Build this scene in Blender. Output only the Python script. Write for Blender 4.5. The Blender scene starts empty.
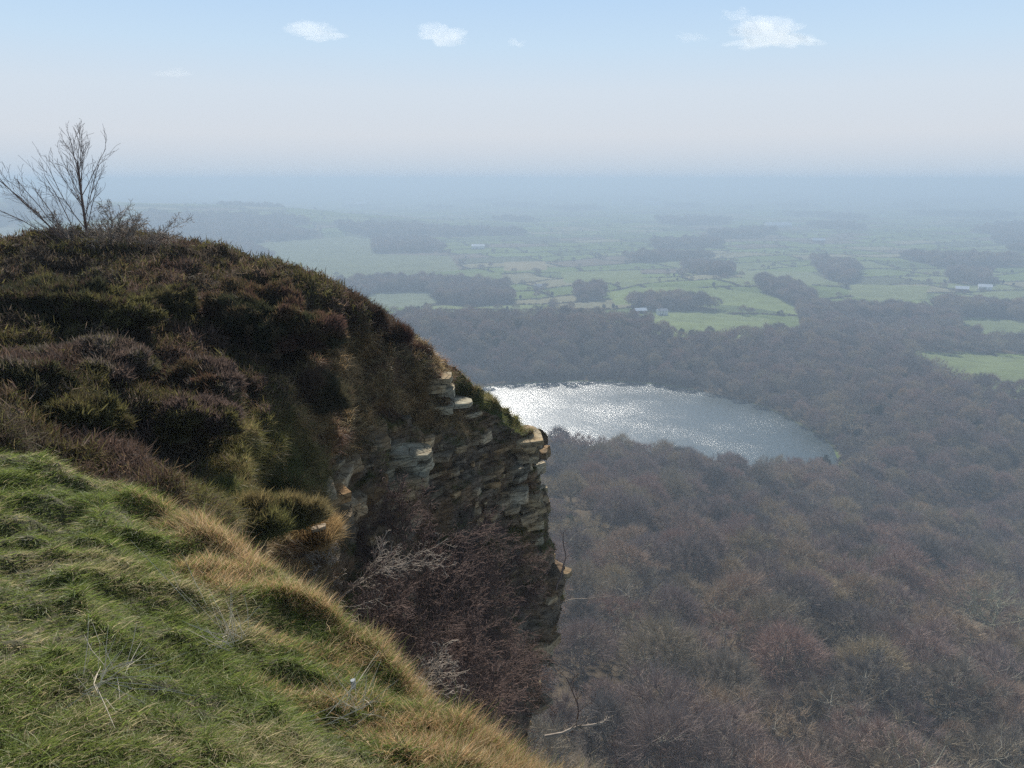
import bpy, math, random
import numpy as np
from math import radians, pi

# ------------------------------------------------------------------ camera, sky, sun
S = bpy.context.scene
COL = S.collection
F, W, H = 780.0, 1024, 768
PITCH = radians(14.75)
cam_d = bpy.data.cameras.new('camera'); cam = bpy.data.objects.new('camera', cam_d); COL.objects.link(cam)
cam_d.sensor_width = 36; cam_d.lens = F / W * 36; cam_d.clip_start = 0.05; cam_d.clip_end = 300000
cam.location = (0, 0, 0); cam.rotation_euler = (pi / 2 - PITCH, 0, 0)
S.camera = cam

SUN_AZ, SUN_EL = radians(-7), radians(35)       # azimuth measured from +Y towards +X
world = bpy.data.worlds.new('World'); S.world = world; world.use_nodes = True
wn = world.node_tree; bg = wn.nodes['Background']
sky = wn.nodes.new('ShaderNodeTexSky'); sky.sky_type = 'NISHITA'; sky.sun_disc = False
sky.sun_elevation = SUN_EL; sky.sun_rotation = SUN_AZ
sky.air_density = 1.0; sky.dust_density = 1.6; sky.ozone_density = 2.0; sky.altitude = 300
# pale spring haze low in the sky, over the Nishita blue
tcw = wn.nodes.new('ShaderNodeTexCoord'); sxw = wn.nodes.new('ShaderNodeSeparateXYZ'); wn.links.new(tcw.outputs['Generated'], sxw.inputs[0])
rw = wn.nodes.new('ShaderNodeValToRGB'); wn.links.new(sxw.outputs[2], rw.inputs[0])
SKYR = [(0.0, (6.0, 7.5, 9.2)), (.010, (6.9, 8.1, 9.4)), (.03, (7.9, 8.7, 9.7)), (.05, (8.6, 9.2, 10.0)), (.10, (8.4, 9.5, 10.7)), (.15, (7.3, 9.4, 11.5)), (.21, (6.1, 8.6, 11.7))]
rw.color_ramp.elements[0].position = 0; rw.color_ramp.elements[1].position = SKYR[-1][0]
for p_, c_ in SKYR[1:-1]: rw.color_ramp.elements.new(p_)
for e_, (p_, c_) in zip(sorted(rw.color_ramp.elements, key=lambda e: e.position), SKYR): e_.position = p_; e_.color = (c_[0] / 20, c_[1] / 20, c_[2] / 20, 1)
sc_w = wn.nodes.new('ShaderNodeVectorMath'); sc_w.operation = 'SCALE'; sc_w.inputs['Scale'].default_value = 20.0; wn.links.new(rw.outputs[0], sc_w.inputs[0])
mw = wn.nodes.new('ShaderNodeMapRange'); mw.inputs[1].default_value = .20; mw.inputs[2].default_value = .62; mw.inputs[3].default_value = 1.0; mw.inputs[4].default_value = 0.25
wn.links.new(sxw.outputs[2], mw.inputs[0])
mxw = wn.nodes.new('ShaderNodeMix'); mxw.data_type = 'RGBA'; wn.links.new(mw.outputs[0], mxw.inputs[0]); wn.links.new(sky.outputs[0], mxw.inputs[6]); wn.links.new(sc_w.outputs[0], mxw.inputs[7])
wn.links.new(mxw.outputs[2], bg.inputs[0]); bg.inputs[1].default_value = 0.05

sl = bpy.data.lights.new('sun', 'SUN'); sl.energy = 4.6; sl.angle = radians(0.5); sl.color = (1.0, 0.95, 0.87)
so = bpy.data.objects.new('sun', sl); COL.objects.link(so)
so.rotation_euler = (SUN_EL - pi / 2, 0, -SUN_AZ)  # replaced below by a track direction
import mathutils
sd = mathutils.Vector((math.sin(SUN_AZ) * math.cos(SUN_EL), math.cos(SUN_AZ) * math.cos(SUN_EL), math.sin(SUN_EL)))
so.rotation_euler = sd.to_track_quat('Z', 'Y').to_euler(); so.location = (0, 0, 60)
S.view_settings.view_transform = 'Standard'; S.view_settings.look = 'None'
S.view_settings.exposure = 0.65; S.view_settings.gamma = 1.0
S.cycles.use_denoising = False
S.cycles.max_bounces = 6; S.cycles.diffuse_bounces = 2; S.cycles.glossy_bounces = 2
S.cycles.transmission_bounces = 3; S.cycles.volume_bounces = 1; S.cycles.transparent_max_bounces = 6
S.cycles.sample_clamp_indirect = 6.0

# ------------------------------------------------------------------ helpers
def proj(P):
    x, y, z = P[..., 0], P[..., 1], P[..., 2]
    c, s = math.cos(PITCH), math.sin(PITCH)
    dep = y * c - z * s; up = y * s + z * c
    dep = np.where(dep < 1e-3, 1e-3, dep)
    return W / 2 + F * x / dep, H / 2 - F * up / dep

def at(px, py, r):
    """point on the line of sight of a photo position at horizontal distance r"""
    a = (px - W / 2) / F; b = (H / 2 - py) / F
    c, s = math.cos(PITCH), math.sin(PITCH)
    d = np.array([a, c + b * s, -s + b * c])
    return d * (r / math.hypot(d[0], d[1]))

def on_level(px, py, z):
    d = at(px, py, 1.0)
    return d * (z / d[2])

def _hash(ix, iy, iz, seed):
    h = (ix * 374761393 + iy * 668265263 + iz * 2147483647 + seed * 1274126177) & 0xffffffff
    h = ((h ^ (h >> 13)) * 1274126177) & 0xffffffff
    h = (h ^ (h >> 16)) & 0xffffffff
    return h.astype(np.float64) / 4294967295.0

def vnoise(P, seed=0):
    P = np.asarray(P, float); I = np.floor(P).astype(np.int64); f = P - I; u = f * f * f * (f * (f * 6 - 15) + 10)
    r = 0
    for dx in (0, 1):
        wx = u[..., 0] if dx else 1 - u[..., 0]
        for dy in (0, 1):
            wy = u[..., 1] if dy else 1 - u[..., 1]
            for dz in (0, 1):
                wz = u[..., 2] if dz else 1 - u[..., 2]
                r = r + wx * wy * wz * _hash(I[..., 0] + dx, I[..., 1] + dy, I[..., 2] + dz, seed)
    return r * 2 - 1

def fbm(P, oct=4, seed=0, gain=0.5, lac=2.03):
    a, s, t = 1.0, 0.0, 0.0
    P = np.asarray(P, float)
    for o in range(oct):
        s = s + a * vnoise(P * lac ** o + o * 17.3, seed + o); t += a; a *= gain
    return s / t

def smooth(e0, e1, x):
    t = np.clip((x - e0) / (e1 - e0), 0, 1); return t * t * (3 - 2 * t)

def nrm(v):
    return v / np.maximum(np.linalg.norm(v, axis=-1, keepdims=True), 1e-9)

def inpoly(px, py, poly):
    c = np.zeros(np.shape(px), bool); n = len(poly); j = n - 1
    for i in range(n):
        xi, yi = poly[i]; xj, yj = poly[j]
        if yi != yj:
            c ^= ((yi > py) != (yj > py)) & (px < (xj - xi) * (py - yi) / (yj - yi) + xi)
        j = i
    return c

def mesh(name, V, Fc, mat=None, col=None, parent=None, smooth_shade=False, mats=None, midx=None):
    V = np.ascontiguousarray(V, np.float32).reshape(-1, 3); Fc = np.ascontiguousarray(Fc, np.int32)
    k = Fc.shape[1]; n = len(Fc)
    m = bpy.data.meshes.new(name)
    m.vertices.add(len(V)); m.vertices.foreach_set('co', V.ravel())
    m.loops.add(n * k); m.loops.foreach_set('vertex_index', Fc.ravel())
    m.polygons.add(n); m.polygons.foreach_set('loop_start', np.arange(0, n * k, k, dtype=np.int32))
    if smooth_shade: m.polygons.foreach_set('use_smooth', np.ones(n, bool))
    else: m.polygons.foreach_set('use_smooth', np.zeros(n, bool))
    if col is not None:
        a = m.color_attributes.new('tint', 'FLOAT_COLOR', 'POINT')
        c4 = np.ones((len(V), 4), np.float32); c4[:, :3] = np.asarray(col).reshape(-1, 3)
        a.data.foreach_set('color', c4.ravel())
    if mat: m.materials.append(mat)
    m.update(calc_edges=True); m.validate()
    o = bpy.data.objects.new(name, m); COL.objects.link(o)
    if parent: o.parent = parent
    return o

def empty(name, loc=(0, 0, 0), rz=0.0):
    o = bpy.data.objects.new(name, None); COL.objects.link(o); o.location = loc; o.rotation_euler = (0, 0, rz)
    o.empty_display_size = 0.2
    return o

def tag(o, label=None, cat=None, group=None, kind=None):
    if label: o['label'] = label
    if cat: o['category'] = cat
    if group: o['group'] = group
    if kind: o['kind'] = kind
    return o

def grid_faces(nu, nv):
    i = np.arange(nu * nv).reshape(nu, nv)
    return np.stack([i[:-1, :-1], i[1:, :-1], i[1:, 1:], i[:-1, 1:]], -1).reshape(-1, 4)

def catmull(A, n):
    """resample array A (k, ...) to n samples by Catmull-Rom"""
    k = len(A); t = np.linspace(0, k - 1, n); i = np.clip(t.astype(int), 0, k - 2); f = (t - i)
    f = f.reshape((-1,) + (1,) * (A.ndim - 1))
    P0 = A[np.clip(i - 1, 0, k - 1)]; P1 = A[i]; P2 = A[i + 1]; P3 = A[np.clip(i + 2, 0, k - 1)]
    return 0.5 * (2 * P1 + (P2 - P0) * f + (2 * P0 - 5 * P1 + 4 * P2 - P3) * f ** 2 + (3 * P1 - P0 - 3 * P2 + P3) * f ** 3)

def patch_normals(G):
    du = np.gradient(G, axis=0); dv = np.gradient(G, axis=1)
    return nrm(np.cross(du, dv))

def tubes(segs, sides=4):
    A = np.array(segs, float)
    P0, P1, R0, R1 = A[:, 0:3], A[:, 3:6], A[:, 6], A[:, 7]
    d = nrm(P1 - P0); ref = np.where(np.abs(d[:, 2:3]) > 0.9, np.array([[1., 0, 0]]), np.array([[0, 0, 1.]]))
    u = nrm(np.cross(d, ref)); v = np.cross(d, u)
    an = np.arange(sides) * 2 * pi / sides
    ring = u[:, None] * np.cos(an)[None, :, None] + v[:, None] * np.sin(an)[None, :, None]
    V = np.concatenate([P0[:, None] + ring * R0[:, None, None], P1[:, None] + ring * R1[:, None, None]], 1)
    n = len(A); b = (np.arange(n) * 2 * sides)[:, None, None]
    q = np.array([[k, (k + 1) % sides, sides + (k + 1) % sides, sides + k] for k in range(sides)])
    return V.reshape(-1, 3), (b + q[None]).reshape(-1, 4)

def ribbons(P, D, L, Wd, bend, rng, nseg=2):
    """tapering blades: P base, D direction, L length, Wd width, bend vector added at tip"""
    n = len(P)
    side = nrm(np.cross(D, rng.normal(size=(n, 3))))
    rows = []
    for k in range(nseg + 1):
        t = k / nseg
        c = P + D * (L * t)[:, None] + bend * (t * t * L)[:, None]
        w = Wd * (1 - 0.85 * t)
        rows += [c - side * (w / 2)[:, None], c + side * (w / 2)[:, None]]
    V = np.stack(rows, 1)
    b = (np.arange(n) * 2 * (nseg + 1))[:, None, None]
    q = np.array([[2 * k, 2 * k + 1, 2 * k + 3, 2 * k + 2] for k in range(nseg)])
    return V.reshape(-1, 3), (b + q[None]).reshape(-1, 4)

# materials -----------------------------------------------------------------
def new_mat(name):
    m = bpy.data.materials.new(name); m.use_nodes = True
    nt = m.node_tree; nt.nodes.clear()
    out = nt.nodes.new('ShaderNodeOutputMaterial')
    return m, nt, out

def N(nt, typ, **kw):
    n = nt.nodes.new(typ)
    for k, v in kw.items():
        if k == 'inp':
            for a, b in v.items(): n.inputs[a].default_value = b
        else: setattr(n, k, v)
    return n

def leafy_mat(name, translucent=0.35, rough=0.6, tint=(1, 1, 1)):
    """coloured per blade by the tint attribute; thin foliage lets light through"""
    m, nt, out = new_mat(name); L = nt.links.new
    at_ = N(nt, 'ShaderNodeAttribute', attribute_name='tint')
    mul = N(nt, 'ShaderNodeMixRGB', blend_type='MULTIPLY', inp={0: 1.0, 2: (*tint, 1)})
    L(at_.outputs['Color'], mul.inputs[1])
    p = N(nt, 'ShaderNodeBsdfPrincipled', inp={'Roughness': rough, 'Specular IOR Level': 0.25})
    t = N(nt, 'ShaderNodeBsdfTranslucent'); mx = N(nt, 'ShaderNodeMixShader', inp={0: translucent})
    L(mul.outputs[0], p.inputs['Base Color']); L(mul.outputs[0], t.inputs['Color'])
    L(p.outputs[0], mx.inputs[1]); L(t.outputs[0], mx.inputs[2]); L(mx.outputs[0], out.inputs[0])
    return m

def solid_mat(name, c1, c2, scale=8, rough=0.85, bump=0.3, dist=0.02, spec=0.2, rnd=0.0):
    m, nt, out = new_mat(name); L = nt.links.new
    tc = N(nt, 'ShaderNodeTexCoord'); no = N(nt, 'ShaderNodeTexNoise', inp={'Scale': scale, 'Detail': 6.0, 'Roughness': 0.65})
    L(tc.outputs['Object'], no.inputs['Vector'])
    cr = N(nt, 'ShaderNodeValToRGB'); cr.color_ramp.elements[0].position = 0.3; cr.color_ramp.elements[1].position = 0.7
    cr.color_ramp.elements[0].color = (*c1, 1); cr.color_ramp.elements[1].color = (*c2, 1)
    L(no.outputs[0], cr.inputs[0])
    p = N(nt, 'ShaderNodeBsdfPrincipled', inp={'Roughness': rough, 'Specular IOR Level': spec})
    b = N(nt, 'ShaderNodeBump', inp={'Strength': bump, 'Distance': dist})
    L(no.outputs[0], b.inputs['Height']); L(b.outputs[0], p.inputs['Normal'])
    L(cr.outputs[0], p.inputs['Base Color']); L(p.outputs[0], out.inputs[0])
    return m

def tree_mat(name, cols, rough=0.9):
    """bark or twigs: colour differs from tree to tree"""
    m, nt, out = new_mat(name); L = nt.links.new
    oi = N(nt, 'ShaderNodeObjectInfo')
    no = N(nt, 'ShaderNodeTexNoise', inp={'Scale': 0.02, 'Detail': 2.0})
    L(oi.outputs['Location'], no.inputs['Vector'])
    ad = N(nt, 'ShaderNodeMath', operation='MULTIPLY_ADD', inp={1: 0.55}); L(oi.outputs['Random'], ad.inputs[0])
    mu = N(nt, 'ShaderNodeMath', operation='MULTIPLY_ADD', inp={1: 1.4, 2: -0.45}); L(no.outputs[0], mu.inputs[0]); L(mu.outputs[0], ad.inputs[2])
    cr = N(nt, 'ShaderNodeValToRGB'); e = cr.color_ramp.elements
    e[0].color = (*cols[0], 1); e[1].color = (*cols[-1], 1)
    for i, c in enumerate(cols[1:-1]):
        x = e.new((i + 1) / (len(cols) - 1)); x.color = (*c, 1)
    L(ad.outputs[0], cr.inputs[0])
    p = N(nt, 'ShaderNodeBsdfPrincipled', inp={'Roughness': rough, 'Specular IOR Level': 0.1})
    L(cr.outputs[0], p.inputs['Base Color'])
    L(p.outputs[0], out.inputs[0])
    return m

rng = np.random.default_rng(7)

# ------------------------------------------------------------------ valley terrain (one sheet from the foot of the scarp to the horizon)
PXC = np.array([-600, 0, 400, 487, 600, 700, 800, 900, 1024, 1200, 1700], float)
RR = np.array([0, 30, 60, 100, 200, 300, 400, 470, 560, 650, 760, 900, 1100, 1600], float)
ZT = np.array([
    [-32, -52, -70, -84, -106, -130, -150, -160, -166, -166, -150, -155, -168, -170],
    [-32, -52, -70, -84, -106, -130, -150, -160, -166, -166, -150, -155, -168, -170],
    [-32, -52, -70, -84, -106, -128, -146, -159, -168, -170, -142, -152, -168, -170],
    [-32, -52, -70, -84, -106, -127, -146, -159, -170, -171, -141, -152, -168, -170],
    [-32, -52, -70, -84, -106, -128, -148, -160, -170, -170, -142, -153, -167, -170],
    [-32, -52, -70, -85, -108, -130, -152, -163, -170, -167, -149, -157, -165, -170],
    [-32, -52, -70, -86, -110, -135, -158, -167, -168, -162, -156, -160, -168, -170],
    [-32, -52, -70, -86, -111, -138, -161, -165, -159, -156, -160, -164, -169, -170],
    [-32, -52, -70, -86, -112, -140, -163, -161, -155, -154, -160, -166, -169, -170],
    [-32, -52, -70, -86, -112, -140, -163, -161, -155, -154, -160, -166, -169, -170],
    [-32, -52, -70, -86, -112, -140, -163, -161, -155, -154, -160, -166, -169, -170]], float)

LAKE_PX = [(400, 408), (440, 396), (487, 388), (540, 383.5), (600, 382), (655, 385), (710, 394), (760, 407), (800, 427), (822, 441),
           (831, 454), (826, 468), (740, 476), (640, 468), (560, 462), (480, 450), (420, 432)]
LAKE_Z = -170.0
lk = np.array([on_level(a, b, LAKE_Z)[:2] for a, b in LAKE_PX])
tt = np.concatenate([lk, lk[:1]])
# smooth closed shore line
def closed_smooth(P, n):
    k = len(P); t = np.linspace(0, k, n, endpoint=False); i = t.astype(int); f = (t - i)[:, None]
    a, b, c, d = P[(i - 1) % k], P[i % k], P[(i + 1) % k], P[(i + 2) % k]
    return 0.5 * (2 * b + (c - a) * f + (2 * a - 5 * b + 4 * c - d) * f ** 2 + (3 * b - a - 3 * c + d) * f ** 3)
shore = closed_smooth(lk, 120)

def lake_dist(x, y):
    """signed distance to the shore, negative in the water"""
    d2 = np.full(x.shape, 1e18)
    n = len(shore)
    for i in range(n):
        a = shore[i]; b = shore[(i + 1) % n]; ab = b - a
        t = np.clip(((x - a[0]) * ab[0] + (y - a[1]) * ab[1]) / (ab @ ab), 0, 1)
        d2 = np.minimum(d2, (x - a[0] - t * ab[0]) ** 2 + (y - a[1] - t * ab[1]) ** 2)
    d = np.sqrt(d2)
    return np.where(inpoly(x, y, [tuple(p) for p in shore]), -d, d)

def azpx(x, y):
    return W / 2 + F * x / np.maximum(y, 1e-3) / math.cos(PITCH) * 0.985

HILLS = [  # centre x, y, radius x, radius y, height, rotation
    (-1650, 2500, 1050, 620, 72, 0.15), (-2600, 3300, 1500, 900, 95, 0.1), (-900, 2950, 700, 350, 28, -0.1),
    (310, 1240, 260, 170, 13, 0.2), (-150, 1500, 260, 140, 7, 0), (900, 1700, 500, 200, 10, 0),
    (2600, 2600, 900, 300, 22, 0), (-2000, 9000, 3000, 900, 45, 0), (3500, 12000, 5000, 1200, 45, 0), (-6000, 16000, 6000, 2000, 60, 0)]

def terrain(x, y):
    r = np.hypot(x, y); px = azpx(x, y)
    ci = np.clip(np.searchsorted(PXC, px) - 1, 0, len(PXC) - 2); fc = np.clip((px - PXC[ci]) / (PXC[ci + 1] - PXC[ci]), 0, 1)
    ri = np.clip(np.searchsorted(RR, r) - 1, 0, len(RR) - 2); fr = np.clip((r - RR[ri]) / (RR[ri + 1] - RR[ri]), 0, 1)
    z = (ZT[ci, ri] * (1 - fc) + ZT[ci + 1, ri] * fc) * (1 - fr) + (ZT[ci, ri + 1] * (1 - fc) + ZT[ci + 1, ri + 1] * fc) * fr
    P = np.stack([x, y, 0 * x], -1)
    amp = smooth(40, 200, r) * (3.5 + 2.0 * smooth(1000, 3000, r))
    z = z + amp * fbm(P / 90.0, 3, 5) + smooth(900, 1500, r) * 5 * fbm(P / 420.0, 2, 15)
    for (cx, cy, rx, ry, h, a) in HILLS:
        c, s = math.cos(a), math.sin(a)
        u = ((x - cx) * c + (y - cy) * s) / rx; v = (-(x - cx) * s + (y - cy) * c) / ry
        z = z + h * np.exp(-(u * u + v * v) * 1.2)
    m = r < 1200
    d = np.full(x.shape, 1e3)
    if m.any(): d[m] = lake_dist(x[m], y[m])
    sh = np.where(d < 0, -1.5 * smooth(0, 25, -d), 0.6 * smooth(0, 6, d))
    k = smooth(0, 55, d)
    return np.where(d < 0, LAKE_Z - 0.3 + sh, (LAKE_Z - 0.3 + sh) * (1 - k) + np.maximum(z, LAKE_Z + 0.8) * k)

# field pattern: an irregular net of hedged fields
FCOL = np.array([[.105, .140, .045], [.125, .165, .05], [.085, .11, .045], [.14, .165, .07], [.18, .17, .10], [.08, .09, .05], [.13, .11, .08], [.115, .15, .048]])
def field_cells(x, y):
    r = np.hypot(x, y)
    a = 0.32; X = x * math.cos(a) + y * math.sin(a); Y = -x * math.sin(a) + y * math.cos(a)
    P = np.stack([x, y, 0 * x], -1)
    X = X + 60 * fbm(P / 300, 2, 31); Y = Y + 60 * fbm(P / 300, 2, 32)
    gx, gy = 160.0, 98.0
    row = np.floor(Y / gy).astype(np.int64); off = _hash(row, row * 0, row * 0 + 3, 9) * gx
    cx = (X + off) / gx; c = np.floor(cx).astype(np.int64)
    ex = np.minimum(cx - c, 1 - (cx - c)) * gx; ey = np.minimum(Y / gy - row, 1 - (Y / gy - row)) * gy
    # some neighbours are one wider field
    h = _hash(c, row, c * 0 + 5, 2)
    return c, row, np.minimum(ex, ey), h

# patches whose outline the photograph shows, by the sight line on the ground
FIELDS = [
    ([(913, 350), (960, 354), (1060, 358), (1060, 404), (1000, 397), (950, 386), (915, 366)], (0.141, 0.171, 0.069)),
    ([(955, 319), (1060, 322), (1060, 344), (990, 342), (960, 335)], (0.134, 0.162, 0.073)),
    ([(608, 292), (650, 287), (720, 288), (775, 296), (802, 308), (800, 315), (740, 306), (680, 303), (615, 305)], (0.154, 0.190, 0.065)),
    ([(868, 301), (928, 300), (926, 309), (872, 309)], (.14, .175, .055)),
    ([(440, 274), (500, 272), (505, 283), (438, 283)], (.13, .16, .06)), ([(560, 272), (640, 270), (645, 281), (565, 283)], (.14, .165, .065)),
    ([(655, 313), (700, 311), (770, 319), (768, 337), (720, 340), (650, 334)], (0.148, 0.180, 0.073)),
    ([(362, 300), (385, 292), (430, 291), (440, 302), (420, 307), (365, 309)], (0.134, 0.157, 0.098)),
    ([(848, 284), (930, 286), (925, 299), (880, 302), (850, 296)], (0.148, 0.171, 0.073)),
    ([(935, 294), (985, 296), (980, 304), (930, 303)], (0.162, 0.180, 0.081)),
    ([(735, 270), (810, 272), (830, 281), (795, 289), (750, 283)], (0.148, 0.171, 0.081)),
    ([(240, 244), (350, 236), (372, 240), (375, 254), (450, 256), (460, 270), (360, 282), (280, 262)], (0.134, 0.152, 0.081)),
    ([(504, 262), (545, 261), (548, 270), (505, 271)], (0.21, 0.185, 0.11)),
    ([(985, 300), (1024, 298), (1024, 311), (990, 312)], (0.148, 0.176, 0.073)),
]
WOODS = [
    [(432, 284), (505, 288), (512, 304), (470, 306), (430, 302)], [(368, 241), (430, 243), (448, 252), (372, 253)],
    [(752, 281), (790, 286), (815, 304), (800, 310), (770, 298)], [(575, 291), (600, 292), (604, 300), (580, 300)],
    [(630, 302), (670, 303), (720, 309), (655, 311), (632, 309)], [(800, 312), (900, 314), (955, 321), (955, 334), (1060, 347), (1060, 356), (905, 349), (800, 332)], [(930, 307), (1060, 312), (1060, 319), (950, 317)],
    [(810, 262), (862, 268), (848, 284), (825, 278)], [(150, 215), (240, 222), (330, 238), (360, 248), (250, 262), (100, 240)],
    [(900, 258), (1024, 260), (1024, 267), (940, 267)], [(650, 243), (715, 242), (725, 248), (655, 249)],
    [(330, 288), (370, 284), (430, 284), (440, 291), (380, 292), (350, 300)], [(950, 274), (990, 276), (985, 285), (948, 283)],
    [(680, 266), (735, 270), (730, 276), (690, 274)]]
ROUT = ([-600, 380, 600, 700, 760, 800, 900, 1024, 1800], [840, 830, 815, 800, 830, 860, 880, 860, 860])

def wood_mask(x, y, z, d):
    r = np.hypot(x, y); px, py = proj(np.stack([x, y, z], -1))
    w = (r > 45) & (r < np.interp(azpx(x, y), *ROUT) + 25 * fbm(np.stack([x, y, 0 * x], -1) / 60, 2, 61)) & (d > 1.5)
    for poly in WOODS: w |= inpoly(px, py, poly)
    P = np.stack([x, y, 0 * x], -1)
    w |= (fbm(P / 350.0, 2, 77) > 0.45) & (r > 950) & (r < 14000)
    for poly, c in FIELDS: w &= ~inpoly(px, py, poly)
    return w & (d > 4.5)

rad = np.concatenate([np.geomspace(26, 500, 260), np.geomspace(503, 4500, 620), np.geomspace(4560, 90000, 120)])
azs = np.linspace(radians(-75), radians(60), 900)
R2, A2 = np.meshgrid(rad, azs, indexing='ij')
TX, TY = R2 * np.sin(A2), R2 * np.cos(A2)
TZ = terrain(TX, TY)
ld = np.full(TX.shape, 1e3); mm = R2 < 1200; ld[mm] = lake_dist(TX[mm], TY[mm])
wm = wood_mask(TX, TY, TZ, ld)
c_, r_, ed, hh = field_cells(TX, TY)
tcol = FCOL[(hh * 7.999).astype(int)]
tcol = tcol * (1 + 0.15 * fbm(np.stack([TX, TY, 0 * TX], -1) / 30.0, 2, 3))[..., None]
tpx, tpy = proj(np.stack([TX, TY, TZ], -1))
for poly, c in FIELDS:
    k = inpoly(tpx, tpy, poly); tcol[k] = np.array(c); ed = np.where(k, 1e3, ed)
hedge_w = np.where(R2 < 4500, 3.5, 7.0)
tcol = np.where((ed < hedge_w)[..., None], np.array([.035, .045, .025]), tcol)
tcol = np.where(wm[..., None], np.array([.095, .075, .052]), tcol)
tcol = np.where((ld < 2)[..., None], np.array([.07, .07, .06]), tcol)

def ground_mat():
    m, nt, out = new_mat('valley_ground'); L = nt.links.new
    a = N(nt, 'ShaderNodeAttribute', attribute_name='tint')
    g = N(nt, 'ShaderNodeNewGeometry'); no = N(nt, 'ShaderNodeTexNoise', inp={'Scale': 0.05, 'Detail': 8.0, 'Roughness': 0.7})
    L(g.outputs['Position'], no.inputs['Vector'])
    mr = N(nt, 'ShaderNodeMapRange', inp={1: 0.3, 2: 0.7, 3: 0.75, 4: 1.25}); L(no.outputs[0], mr.inputs[0])
    mx = N(nt, 'ShaderNodeMixRGB', blend_type='MULTIPLY', inp={0: 1.0}); L(a.outputs['Color'], mx.inputs[1]); L(mr.outputs[0], mx.inputs[2])
    p = N(nt, 'ShaderNodeBsdfPrincipled', inp={'Roughness': 1.0, 'Specular IOR Level': 0.0})
    L(mx.outputs[0], p.inputs['Base Color']); L(p.outputs[0], out.inputs[0])
    return m
ter = mesh('terrain', np.stack([TX, TY, TZ], -1), grid_faces(len(rad), len(azs)), ground_mat(), tcol, smooth_shade=True)
tag(ter, kind='structure', label='hedged green farmland and wooded slopes spreading to the hazy horizon')

# ------------------------------------------------------------------ lake
def water_mat():
    m, nt, out = new_mat('lake_water'); L = nt.links.new
    g = N(nt, 'ShaderNodeNewGeometry')
    mp = N(nt, 'ShaderNodeMapping', inp={'Scale': (1.0, 1.0, 1.0)}); L(g.outputs['Position'], mp.inputs[0])
    n1 = N(nt, 'ShaderNodeTexNoise', inp={'Scale': 0.45, 'Detail': 5.0, 'Roughness': 0.75}); L(mp.outputs[0], n1.inputs['Vector'])
    n2 = N(nt, 'ShaderNodeTexNoise', inp={'Scale': 0.018, 'Detail': 4.0, 'Roughness': 0.6}); L(mp.outputs[0], n2.inputs['Vector'])
    mr = N(nt, 'ShaderNodeMapRange', inp={1: 0.40, 2: 0.62, 3: 0.55, 4: 1.1}); L(n2.outputs[0], mr.inputs[0])
    b = N(nt, 'ShaderNodeBump', inp={'Distance': .34}); L(n1.outputs[0], b.inputs['Height']); L(mr.outputs[0], b.inputs['Strength'])
    p = N(nt, 'ShaderNodeBsdfPrincipled', inp={'Base Color': (.02, .04, .045, 1), 'Roughness': 0.29, 'IOR': 1.55})
    L(b.outputs[0], p.inputs['Normal']); L(p.outputs[0], out.inputs[0])
    return m
cen = shore.mean(0); rows = []
for t in np.linspace(0, 1.02, 30): rows.append(np.column_stack([cen + (shore - cen) * t, np.full(len(shore), LAKE_Z)]))
G = np.stack(rows); G = np.concatenate([G, G[:, :1]], 1)
LF = grid_faces(G.shape[0], G.shape[1]); GF = G.reshape(-1, 3); q_ = LF[2000]
if np.cross(GF[q_[1]] - GF[q_[0]], GF[q_[2]] - GF[q_[0]])[2] < 0: LF = LF[:, ::-1]
lake = mesh('lake', G, LF, water_mat(), smooth_shade=True)
tag(lake, kind='structure', label='rounded lake glittering in the sun among bare woods')

# ------------------------------------------------------------------ bare branches
def grow(p, d, L, r, lvl, P, rnd, segs, tips):
    n = P['n'][lvl]; step = L / n; wig = P['wig'][lvl]; last = lvl == len(P['n']) - 1
    for i in range(n):
        d = (d[0] + rnd.gauss(0, wig), d[1] + rnd.gauss(0, wig), d[2] + rnd.gauss(0, wig) + P['trop'][lvl])
        l = math.sqrt(d[0] ** 2 + d[1] ** 2 + d[2] ** 2) or 1; d = (d[0] / l, d[1] / l, d[2] / l)
        q = (p[0] + d[0] * step, p[1] + d[1] * step, p[2] + d[2] * step)
        r1 = r * (1 - (1 - P['taper'][lvl]) / n)
        segs.append((*p, *q, r, r1, lvl)); p = q; r = max(r1, P.get('rmin', 0.001))
        if last: tips.append((*p, *d))
        elif (i + 1) / n >= P['start'][lvl]:
            for k in range(P['kids'][lvl]):
                if rnd.random() < 0.12: continue
                sp = P['spread'][lvl] * rnd.uniform(0.6, 1.25)
                a = (rnd.gauss(0, 1), rnd.gauss(0, 1), rnd.gauss(0, 1))
                dt = a[0] * d[0] + a[1] * d[1] + a[2] * d[2]; a = (a[0] - dt * d[0], a[1] - dt * d[1], a[2] - dt * d[2])
                la = math.sqrt(a[0] ** 2 + a[1] ** 2 + a[2] ** 2) or 1
                cs, sn = math.cos(sp), math.sin(sp) / la
                dd = (d[0] * cs + a[0] * sn, d[1] * cs + a[1] * sn, d[2] * cs + a[2] * sn)
                grow(p, dd, L * P['ratio'][lvl] * rnd.uniform(0.6, 1.15) * (1.15 - 0.5 * (i + 1) / n), max(r * P['rr'][lvl], P.get('rmin', 0.001)), lvl + 1, P, rnd, segs, tips)

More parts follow.
